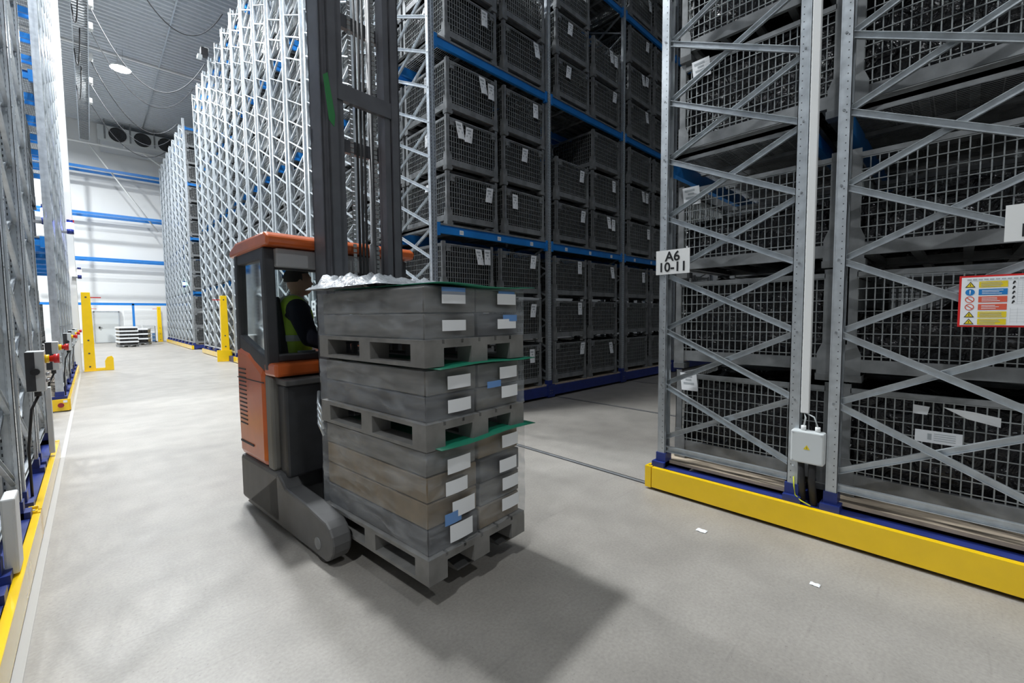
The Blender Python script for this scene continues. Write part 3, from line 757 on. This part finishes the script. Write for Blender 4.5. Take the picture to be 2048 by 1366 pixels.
tag(MB().tube([(3.66, .815, .40), (3.655, .81, .33), (3.65, .80, .27), (3.64, .76, .24), (3.63, .70, .225)], .0045, 6).build('earth_wire', mat('yellow_green', (.62, .66, .02), .5)), 'yellow green earth wire curling behind the yellow rail', 'wire')
# papers on the large cage right
tag(MB().add([(3.895, .20, .99), (3.885, .12, .985), (3.89, .13, .93), (3.90, .2, .93)], [(0, 1, 2, 3)]).build('torn_paper', paper), 'small torn paper at the top rail of the big lower right cage', 'paper')
tag(MB().add([(3.895, .06, .99), (3.885, -.08, .98), (3.888, -.19, .96), (3.90, -.19, .90), (3.90, -.05, .93)], [(0, 1, 2, 3, 4)]).build('torn_paper', paper), 'long torn paper strip at the top of the big lower right cage', 'paper')
t = thing('document_label', 'wide printed white label on the big lower right cage', 'label', (3.888, .075, .79))
MB().box(-.002, .0, -.11, .11, -.04, .04).build('sheet', paper, t)
mb = MB()
for k in range(4): mb.box(-.0032, -.002, -.08, .02, .02-.014*k, .024-.014*k)
mb.box(-.0032, -.002, .03, .05, -.02, .02); mb.build('printing', inkl, t)
# litter
for (x, y, s_, lb) in ((3.163, 1.275, .07, 'crumpled white paper scrap on the floor nearer the rail corner'), (2.989, .541, .05, 'small white scrap on the floor by the long yellow rail')):
    mb = MB(); mb.grid(lambda u, v: (s_*(u-.5)*.7, s_*(v-.5), .003+.008*abs(noise.noise(Vector((u*4+x, v*4, 0))))), 6, 6, 0, False)
    o = mb.build('paper_scrap', paper, None, 0, (x, y, 0)); tag(o, lb, 'litter')

# ------------------------------------------------------------------ things at the far end
def wrapped_pile(x, y, rz, lab, hgt, nrow):
    t = thing('wrapped_pallet_pile', lab, 'pallet load', (x, y, 0), rz)
    mb = MB()
    for a in (-.36, 0, .36): mb.box(a-.06, a+.06, -.55, .55, 0, .1)
    mb.box(-.42, .42, -.6, .6, .1, .135); mb.build('pallet', galvd, t)
    for k in range(nrow):
        z0 = .14+k*(hgt-.14)/nrow; z1 = z0+(hgt-.14)/nrow-.03
        MB().box(-.4+.01*(k % 2), .4, -.57, .57, z0, z1).build('bag_layer', bag, t, .03)
        MB().box(-.43+.02*(k % 2), .42, -.62, .6, z1-.05, z1+.03).build('white_sheet', paper, t)
wrapped_pile(1.42, 33.4, .1, 'low stack of black and white wrapped goods before the end wall', 1.15, 5)
wrapped_pile(2.15, 35.2, -.2, 'darker wrapped pallet standing behind the low stack', 1.0, 3)
t = thing('wire_trolley', 'pale wire shelf trolley by the end wall beside the blue post', 'trolley', (2.75, 38.1, 0))
mb = MB()
for x in (-.35, .35):
    for y in (-.25, .25): mb.box(x-.02, x+.02, y-.02, y+.02, .1, 1.15)
mb.build('frame', white, t)
for z in (.2, .45, .62, .8, .95, 1.1): MB().box(-.36, .36, -.26, .26, z, z+.02).build('wire_shelf', galv, t)
for x in (-.32, .32): MB().tube([(x, -.25, .05), (x, -.2, .05)], .05, 10).build('wheel', rubber, t)
tag(MB().box(1.42, 1.55, 39.6, 39.9, 0, .5).build('blue_bin', lblue, None, .01), 'small light blue box on the floor right of the door', 'box')
tag(MB().box(3.0, 3.2, 39.3, 39.5, 0, .6).build('blue_bin', lblue, None, .01), 'small light blue box beside the far right yellow post', 'box')

# ------------------------------------------------------------------ reach truck
TX, TY, TR = 1.50, 4.33, math.radians(5)
tk = thing('reach_truck', 'orange and dark grey reach truck with tall mast carrying wrapped pallets', 'reach truck', (TX, TY, 0), TR)
HW = .635
# lower skirt running into the two straddle legs
def leg_poly():
    P = [(0, .06), (0, .44), (-.80, .44), (-.92, .36), (-1.25, .34), (-1.45, .31)]
    for k in range(1, 8):
        a = PI/2-k*PI/8*1.0; P.append((-1.47-.15*math.cos(a), .17+.14*math.sin(a)))
    P += [(-1.5, .04), (-1.2, .045), (-.1, .045)]
    return P
sk = MB().prism(leg_poly()[:1]+[(0, .44), (-.80, .44), (-.82, .05)], 'x', -HW, HW).build('chassis_skirt', gskirt, tk, .03)
for sx, nm in ((-1, 'l'), (1, 'r')):
    a, b = sorted((sx*HW, sx*(HW-.13)))
    lg = MB().prism(leg_poly()[2:], 'x', a, b).build('straddle_leg', gskirt, tk, .015)
    wx = sx*(HW-.065); MB().tube([(wx-.045, -1.42, .13), (wx+.045, -1.42, .13)], .13, 20).build('load_wheel', rubber, lg)
    MB().tube([(wx-.07, -1.42, .13), (wx+.07, -1.42, .13)], .04, 12).build('wheel_hub', galvd, lg)
MB().tube([(-.45, -.35, .16), (-.27, -.35, .16)], .16, 24).build('drive_wheel', rubber, tk)
# orange body: side shells wrap round the rear
mb = MB(); mb.prism([(.0, .44), (.02, .9), (0, 1.38), (-.30, 1.34), (-.60, 1.19), (-.60, .44)], 'x', -HW, HW); bd = mb.build('body_shell', orange, tk, .05)
mb = MB()
for k in range(14): mb.box(-HW-.004, -HW+.004, -.22, -.06, .72+k*.035, .73+k*.035)
mb.build('vent_slot', slot, bd); MB().box(-HW-.006, -HW+.004, -.34, -.05, .56, .575).box(-HW-.004, -HW+.004, -.60, -.02, 1.10, 1.106).build('panel_seam', slot, bd)
MB().prism([(-.60, .44), (-.60, 1.17), (-.72, 1.15), (-.72, .44)], 'x', -HW+.005, HW-.005).build('corner_panel', olive, tk, .02)
MB().box(-HW+.05, HW-.02, -.86, -.72, .40, 1.10).build('battery_cover', char, tk, .02)
MB().prism([(-.60, 1.10), (-.90, 1.10), (-.90, 1.14), (-.60, 1.16)], 'x', -HW+.04, HW-.02).build('battery_ledge', gskirt, tk, .008)
MB().box(-HW+.005, HW-.005, -.82, -.60, 1.16, 1.26).build('orange_band', orange, tk, .02)
# cab
cabp = MB()
def pil(x, y0, y1, z0, z1, wd=.07):
    cabp.bar((x, y0, z0), (x, y1, z1), wd, .07, 0, upv=(0, 1, 0))
for sx in (-1, 1):
    x = sx*(HW-.045)
    pil(x, -.05, -.07, 1.32, 2.12, .08); pil(x, -.66, -.64, 1.2, 2.12, .085)
    cabp.bar((x, -.03, 1.42), (x, -.62, 1.24), .07, .11, 0); cabp.bar((x, -.05, 2.08), (x, -.66, 2.08), .07, .10, 0)
cabp.bar((-HW+.05, -.64, 2.0), (HW-.05, -.64, 2.0), .06, .07, 0).bar((-HW+.05, -.64, 1.29), (HW-.05, -.64, 1.29), .09, .06, 0).bar((-HW+.05, -.06, 2.08), (HW-.05, -.06, 2.08), .07, .1, 0)
cabp.build('cab_frame', char, tk, .012)
rf = MB().prism([(.04, 2.10), (.02, 2.16), (-.12, 2.21), (-.74, 2.23), (-.80, 2.19), (-.78, 2.13)], 'x', -HW-.01, HW+.01).build('roof', orange, tk, .02)
MB().box(-HW+.08, HW-.08, -.72, -.66, 1.98, 2.12).build('sun_visor', mat('visor_grey', (.42, .43, .44), .4), rf, .01)
MB().box(-HW+.08, HW-.08, -.66, -.08, 2.10, 2.13).build('roof_lining', char, rf)
MB().box(-HW+.08, HW-.08, -.652, -.646, 1.32, 1.98).build('windscreen', glass, tk)
MB().prism([(-.09, 1.44), (-.60, 1.29), (-.60, 2.03), (-.10, 2.03)], 'x', -HW+.04, -HW+.046).build('side_window', glass, tk)
st = MB().box(-.42, -.14, -.50, -.06, 1.02, 1.12).build('seat_cushion', rubber, tk, .03)
MB().prism([(-.46, 1.10), (-.36, 1.10), (-.44, 1.78), (-.52, 1.74)], 'y', -.48, -.10).build('seat_backrest', char, tk, .03)
cs = MB().box(.16, .52, -.56, -.06, .5, 1.28).build('control_console', char, tk, .03)
MB().box(-.1, .16, -.60, -.52, 1.16, 1.30).build('armrest_pod', gskirt, cs, .02); MB().tube([(.10, -.5, 1.28), (.06, -.5, 1.42)], [.014, .022], 8).tube([(.22, -.45, 1.28), (.18, -.45, 1.40)], [.014, .02], 8).build('control_lever', rubber, cs)
MB().box(-.12, .14, -.62, -.56, 1.27, 1.32).build('orange_grip', orange, tk, .015)
MB().box(-.36, -.24, -.62, -.56, 1.28, 1.33).build('papers', paper, tk)
MB().tube([(.5, -.15, 2.2), (.5, -.15, 2.33)], .05, 12).build('warning_lamp', orange, tk)
# mast
MY = -.95
ms = MB()
for sx in (-1, 1):
    xo = sx*.33
    a, b = sorted((xo, xo-sx*.012)); ms.box(a, b, MY-.09, MY+.09, .12, 4.75)
    for y0 in (MY-.09, MY+.075): a, b = sorted((xo, xo-sx*.065)); ms.box(a, b, y0, y0+.015, .12, 4.75)
ms.box(-.33, .33, MY+.03, MY+.09, .3, .45).box(-.33, .33, MY+.05, MY+.09, 2.9, 3.0)
ms.box(-.33, .33, MY+.06, MY+.10, 3.86, 3.96)
mo = ms.build('outer_mast', mastm, tk)
ms = MB()
for sx in (-1, 1):
    xo = sx*.315-sx*.013; a, b = sorted((xo, xo-sx*.012)); ms.box(a, b, MY-.14, MY+.04, .2, 4.85)
    for y0 in (MY-.14, MY+.025): a, b = sorted((xo, xo-sx*.07)); ms.box(a, b, y0, y0+.015, .2, 4.85)
    xi = sx*.225; a, b = sorted((xi, xi-sx*.05)); ms.box(a, b, MY-.12, MY-.02, .25, 4.80)
ms.box(-.29, .29, MY-.13, MY-.09, 3.2, 3.32).box(-.29, .29, MY-.13, MY-.09, 4.3, 4.45)
ms.build('inner_mast', mastm, tk)
for sx in (-1, 1):
    MB().tube([(sx*.16, MY+.06, .3), (sx*.16, MY+.06, 2.2), (sx*.16, MY+.06, 2.21), (sx*.16, MY+.06, 4.2)], [.038, .038, .024, .024], 14).build('lift_cylinder', char, tk)
    mb = MB()
    for k in range(90): mb.box(sx*.10-.012, sx*.10+.012, MY-.10, MY-.09, 1.2+k*.036, 1.2+k*.036+.026)
    mb.build('lift_chain', galvd, tk)
for dx in (-.03, .0, .03): MB().tube([(dx, MY-.04, .4), (dx, MY-.05, 2.5), (dx*1.2, MY-.06, 4.6)], .010, 6).build('hydraulic_hose', rubber, tk)
mb = MB(); mb.prism([(-.02, 3.15), (.03, 3.22), (.16, 2.92), (.12, 2.86)], 'y', MY-.1425, MY-.1405)
mb2 = MB(); mb2.prism([(-.335, 3.32), (-.30, 3.35), (-.252, 3.06), (-.262, 2.98), (-.30, 3.02)], 'y', MY-.1425, MY-.1405); mb2.build('green_mark', mat('mark_green', (.03, .20, .06), .5), tk)  # green reflection on the mast, painted as a thin flat piece
# carriage, load guard and forks
mb = MB(); 
for z in (.18, .52): mb.box(-.36, .36, MY-.20, MY-.15, z, z+.09)
for sx in (-.34, -.20, .16, .30): mb.box(sx, sx+.04, MY-.20, MY-.165, .2, 1.45)
mb.box(-.34, .34, MY-.20, MY-.165, 1.40, 1.46); mb.build('fork_carriage', char, tk, .006)
for sx in (-.24, .12):
    mb = MB(); mb.box(sx, sx+.12, MY-.25, MY-.20, .11, .65); mb.prism([(MY-.20, .11), (MY-.20, .155), (MY-1.30, .145), (MY-1.38, .125), (MY-1.38, .115), (MY-1.30, .11)], 'x', sx, sx+.12)
    mb.build('fork', mat('fork_steel', (.12, .12, .12), .5, .4) if 'fork_steel' not in MAT else MAT['fork_steel'], tk, .006)
for k in range(4): MB().tube([(-.40, MY-.05, 1.05-.05*k), (-.44, MY-.12, .98-.05*k), (-.44, MY-.2, .9-.05*k)], .012, 6).build('hydraulic_fitting', galv, tk)

# ------------------------------------------------------------------ the carried load (three wrapped pallets)
def L2W(x, y):
    c, s_ = math.cos(TR), math.sin(TR); return TX+c*x-s_*y, TY+s_*x+c*y
PW, PD = .80, 1.16
LCX, LCY = -.085, MY-.27-PD/2
def load_pallet(z0, lab):
    x, y = L2W(LCX, LCY); t = thing('load_pallet', lab, 'pallet', (x, y, z0), TR, 'pallets carried by the truck')
    dk = MB(); 
    for k in range(6): dk.box(-PW/2+k*.136, -PW/2+k*.136+.118, -PD/2, PD/2, .122, .145)
    for yy in (-PD/2, -.06, PD/2-.12): dk.box(-PW/2, PW/2, yy, yy+.12, .10, .122)
    dk.build('top_deck', pallet_m, t)
    for xx in (-PW/2, -.065, PW/2-.13):
        for yy in (-PD/2, -.06, PD/2-.12): MB().box(xx, xx+.13, yy, yy+.12, .02, .10).build('block', pallet_m, t)
        MB().box(xx, xx+.13, -PD/2, PD/2, 0, .02).build('skid', pallet_m, t)
    return t
def pack(z0, z1, lab, labs, gz, seed, nl):
    x, y = L2W(LCX, LCY); t = thing('wrapped_carton_stack', lab, 'pallet load', (x, y, z0), TR, 'wrapped stacks carried by the truck')
    h = z1-z0; n = nl
    cols = [carton, mat('carton_brown_%d' % seed, (.21, .16, .10), .7, 0, var=.2), mat('carton_dark_%d' % seed, (.08, .08, .085), .6, 0, var=.2)]
    rr = random.Random(seed)
    for k in range(n):
        za, zb = h*k/n+.003, h*(k+1)/n-.003
        for q in range(2):
            xa = -PW/2+.02 if q == 0 else .005; xb = -.005 if q == 0 else PW/2-.02
            MB().box(xa+rr.uniform(0, .012), xb-rr.uniform(0, .012), -PD/2+.02+rr.uniform(0, .015), PD/2-.02, za, zb).build('carton_layer', cols[rr.choice([0, 0, 0, 1, 2])], t, .008)
    # stretch film shell
    def dis(p, nrm, a=.012):
        q = Vector((p[0]*3, p[1]*3, p[2]*14+seed*5)); return Vector(p)+Vector(nrm)*(abs(noise.noise(q))*a+noise.noise(q*2.7)*a*.4)
    hx, hy = PW/2+.002, PD/2+.002; mb = MB(); N = 22
    mb.grid(lambda u, v: dis((-hx+2*hx*u, -hy, h*v), (0, -1, 0)), N, 16); mb.grid(lambda u, v: dis((hx-2*hx*u, hy, h*v), (0, 1, 0)), N, 16)
    mb.grid(lambda u, v: dis((-hx, hy-2*hy*u, h*v), (-1, 0, 0)), N, 16); mb.grid(lambda u, v: dis((hx, -hy+2*hy*u, h*v), (1, 0, 0)), N, 16)
    mb.grid(lambda u, v: dis((-hx+2*hx*u, -hy+2*hy*v, h), (0, 0, 1), .02), N, N)
    mb.build('film_wrap', film, t)
    for (u, z, ww, hh, c) in labs:
        l = MB(); l.grid(lambda a, b: (u-ww/2+ww*a, -hy-.018-.004*math.sin(PI*a), z-z0-hh*.65+hh*1.3*b), 6, 2); o = l.build('paper_label' if c is paper else 'blue_label', c, t)
    if gz:
        mb = MB(); mb.grid(lambda u, v: (-PW/2+.06+(PW-.0)*u, -PD/2-.05+PD*.95*v, h+.014+.006*math.sin(7*u+seed)+.008*v), 8, 8)
        o = mb.build('green_sheet', green, t); so = o.modifiers.new('s', 'SOLIDIFY'); so.thickness = .004
    return t
load_pallet(.155, 'lowest grey pallet of the load, resting on the forks')
pack(.30, .88, 'lowest and tallest wrapped stack on the forks', [(-.19, .78, .17, .065, paper), (.24, .82, .15, .06, paper), (-.21, .66, .16, .06, paper), (.22, .67, .16, .06, paper), (-.16, .53, .17, .07, paper), (.24, .55, .15, .06, paper), (-.18, .40, .17, .075, paper), (.24, .42, .16, .06, paper), (-.24, .49, .12, .05, lblue)], 1, 3, 4)
load_pallet(.885, 'middle grey pallet of the truck load, between two wrapped stacks')
pack(1.03, 1.315, 'middle wrapped stack of the truck load with green sheet on top', [(-.18, 1.24, .17, .055, paper), (.23, 1.25, .16, .055, paper), (-.18, 1.11, .17, .055, paper), (.24, 1.13, .15, .055, paper), (.1, 1.19, .12, .03, lblue)], 1, 5, 2)
load_pallet(1.33, 'uppermost grey pallet of the truck load')
pack(1.475, 1.76, 'top wrapped stack of the truck load with shiny film', [(-.21, 1.70, .17, .05, paper), (.22, 1.70, .17, .05, paper), (-.21, 1.55, .17, .045, paper), (.22, 1.55, .17, .045, paper), (-.21, 1.735, .17, .03, lblue), (.22, 1.735, .15, .02, lblue), (.25, 1.585, .13, .03, lblue)], 1, 7, 2)
# film bunched over the top of the load
x, y = L2W(LCX-.12, LCY+.18)
mb = MB()
def top(u, v):
    px, py = -.34+.56*u, -.44+.92*v; e = min(1, 6*u, 6*(1-u), 7*v, 7*(1-v)); q = Vector((u*3, v*5, 2.5))
    z = .01+e*(.025+.06*(1-u)*(.3+.7*v)+.05*abs(noise.noise(q*1.3))+.035*noise.noise(Vector((u*5+v*4, v*16-u*7, 1)))+.014*noise.noise(Vector((u*14, v*34, 1))))
    return (px-.03*noise.noise(q*2), py, max(.008, z))
mb.grid(top, 26, 40)
sf = mat('bunched_film', (.50, .53, .56), .16, 0, bump=1.0, bscale=16, spec=1.0)
tag(mb.build('bunched_film', sf, None, 0, (x, y, 1.775), (0, 0, TR)), 'bunched shiny plastic film on top of the carried load', 'plastic film')

# ------------------------------------------------------------------ driver (seated sideways, facing the console)
def skinned(name, pts, edges, rad, material, parent, extra=None, vox=.009):
    mb = MB()
    for p, r_ in zip(pts, rad): ball(mb, p, r_*1.02, r_*1.02, r_*1.02, 8)
    for a, b in edges:
        P0, P1 = Vector(pts[a]), Vector(pts[b]); mb.tube([P0, P0.lerp(P1, .35), P0.lerp(P1, .7), P1], [rad[a], rad[a]*.6+rad[b]*.4+.004, rad[a]*.3+rad[b]*.7+.002, rad[b]], 14)
    if extra: extra(mb)
    o = mb.build(name, material, parent)
    r = o.modifiers.new('remesh', 'REMESH'); r.mode = 'VOXEL'; r.voxel_size = vox; r.use_smooth_shade = True
    sm = o.modifiers.new('smooth', 'SMOOTH'); sm.iterations = 5; sm.factor = .5
    return o
def ball(mb, c, rx, ry, rz, n=14, mtx=None):
    vs = []; fs = []
    for i in range(n+1):
        th = PI*i/n
        for j in range(n*2):
            ph = PI*j/n; p = Vector((rx*math.sin(th)*math.cos(ph), ry*math.sin(th)*math.sin(ph), rz*math.cos(th)))
            if mtx: p = mtx @ p
            vs.append(p+Vector(c))
    for i in range(n):
        for j in range(n*2): fs.append([i*2*n+j, (i+1)*2*n+j, (i+1)*2*n+(j+1) % (2*n), i*2*n+(j+1) % (2*n)])
    mb.add(vs, fs, 0, True)
# driver frame: +x is where he faces, origin at seat height centre
dx, dy = L2W(-.31, -.33)
dr = thing('person', 'person in navy jacket and yellow hi-vis vest driving, dark hair', 'person', (dx, dy, 1.13), TR-.25)
def hand(mb, w, d, side):
    """w: wrist, d: forward direction; five fingers curled down"""
    w = Vector(w); d = Vector(d).normalized(); sd = Vector((0, side, 0)); dn = Vector((0, 0, -1))
    ball(mb, w+d*.045, .045, .040, .018, 8)
    for k, L_ in enumerate((.068, .078, .072, .055)):
        b = w+d*.075+sd*(-.03+.02*k); p1 = b+d*L_*.45+dn*.008; p2 = p1+d*L_*.25+dn*.028; p3 = p2+dn*.022-d*.008
        mb.tube([b, p1, p2, p3], [.0095, .009, .0085, .007], 8)
    b = w+d*.03-sd*.035; mb.tube([b, b+d*.03-sd*.02, b+d*.055-sd*.012+dn*.012], [.012, .010, .008], 8)
def body_extra(mb):
    h = Vector((.075, 0, .775))
    ball(mb, h, .098, .076, .118); ball(mb, h+Vector((.035, 0, -.055)), .062, .056, .062)       # skull, jaw
    mb.add([h+Vector(p) for p in ((.085, -.012, .02), (.085, .012, .02), (.125, .0, -.022), (.09, -.016, -.03), (.09, .016, -.03), (.07, 0, 0))], [(0, 2, 1), (0, 3, 2), (1, 2, 4), (3, 4, 2), (0, 5, 3), (1, 4, 5), (0, 1, 5), (3, 5, 4)])
    for sy_ in (-1, 1):
        ball(mb, h+Vector((-.005, sy_*.078, -.005)), .020, .010, .032, 6); ball(mb, h+Vector((.082, sy_*.032, .035)), .016, .022, .008, 6)
    ball(mb, h+Vector((.088, 0, -.060)), .010, .024, .006, 6); ball(mb, h+Vector((.088, 0, -.072)), .010, .020, .006, 6)
    hand(mb, (.36, -.20, .20), (1, .1, -.15), -1); hand(mb, (.40, .18, .20), (1, -.1, -.15), 1)
P = [(0, 0, 0), (-.01, 0, .16), (.0, 0, .34), (.03, 0, .52), (.05, 0, .64), (.07, 0, .74),
     (.03, -.17, .53), (.10, -.25, .30), (.36, -.20, .20), (.03, .17, .53), (.13, .25, .30), (.40, .18, .20),
     (.02, -.10, 0), (.36, -.13, .04), (.44, -.13, -.36), (.54, -.13, -.42), (.02, .10, 0), (.36, .13, .04), (.44, .13, -.36), (.54, .13, -.42)]
Ed = [(0, 1), (1, 2), (2, 3), (3, 4), (4, 5), (3, 6), (6, 7), (7, 8), (3, 9), (9, 10), (10, 11), (0, 12), (12, 13), (13, 14), (14, 15), (0, 16), (16, 17), (17, 18), (18, 19)]
Rd = [.12, .12, .13, .12, .05, .05, .06, .043, .028, .06, .043, .028, .085, .06, .042, .04, .085, .06, .042, .04]
skinned('body', P, Ed, Rd, skin, dr, body_extra, .007)
# clothes
jP = [(0, 0, .02), (-.01, 0, .16), (.0, 0, .34), (.03, 0, .50), (.045, 0, .60), (.03, -.18, .535), (.10, -.255, .30), (.345, -.205, .205), (.03, .18, .535), (.13, .255, .30), (.385, .185, .205)]
jE = [(0, 1), (1, 2), (2, 3), (3, 4), (3, 5), (5, 6), (6, 7), (3, 8), (8, 9), (9, 10)]
skinned('jacket', jP, jE, [.14, .14, .15, .14, .07, .088, .070, .050, .088, .070, .050], jacket, dr, None, .010)
tP = [(0, 0, .02), (.02, -.10, 0), (.37, -.13, .045), (.445, -.13, -.33), (.02, .10, 0), (.37, .13, .045), (.445, .13, -.33)]
skinned('trousers', tP, [(0, 1), (1, 2), (2, 3), (0, 4), (4, 5), (5, 6)], [.15, .11, .078, .06, .11, .078, .06], char, dr, None, .012)
vP = [(0, 0, .06), (-.01, 0, .16), (.0, 0, .34), (.02, 0, .47), (.01, -.10, .55), (.01, .10, .55)]
skinned('hi_vis_vest', vP, [(0, 1), (1, 2), (2, 3), (3, 4), (3, 5)], [.160, .162, .168, .160, .105, .105], hivis, dr, None, .010)
mb = MB()
for z, rr in ((.14, .170), (.30, .176)):
    pts = [(-.005+rr*math.cos(a*PI/16), rr*math.sin(a*PI/16), z) for a in range(33)]
    for q in range(32):
        a_, b_ = Vector(pts[q]), Vector(pts[q+1]); n_ = Vector((a_.x, a_.y, 0)).normalized()*.0
        mb.add([a_-Vector((0, 0, .025)), b_-Vector((0, 0, .025)), b_+Vector((0, 0, .025)), a_+Vector((0, 0, .025))], [(0, 1, 2, 3)])
for sy_ in (-1, 1): mb.tube([(-.10, sy_*.10, .585), (-.06, sy_*.10, .633), (.01, sy_*.10, .650), (.08, sy_*.10, .625), (.11, sy_*.10, .585)], .016, 6)
mb.build('reflective_band', refl, dr)
mb = MB(); h = Vector((.062, 0, .80)); ball(mb, h, .108, .086, .105, 12)
hr = mb.build('hair', hair, dr)
for v in hr.data.vertices:
    r_ = v.co-h
    if r_.x > .045 and r_.z < .045: v.co = h+Vector((.02, r_.y*.6, r_.z*.5))
    elif r_.z < -.04: v.co = h+Vector((r_.x*.7, r_.y*.7, -.04))
mb = MB(); ball(mb, (.47, -.13, -.44), .13, .05, .05, 8); mb.build('shoe', rubber, dr); mb = MB(); ball(mb, (.47, .13, -.44), .13, .05, .05, 8); mb.build('shoe', rubber, dr)
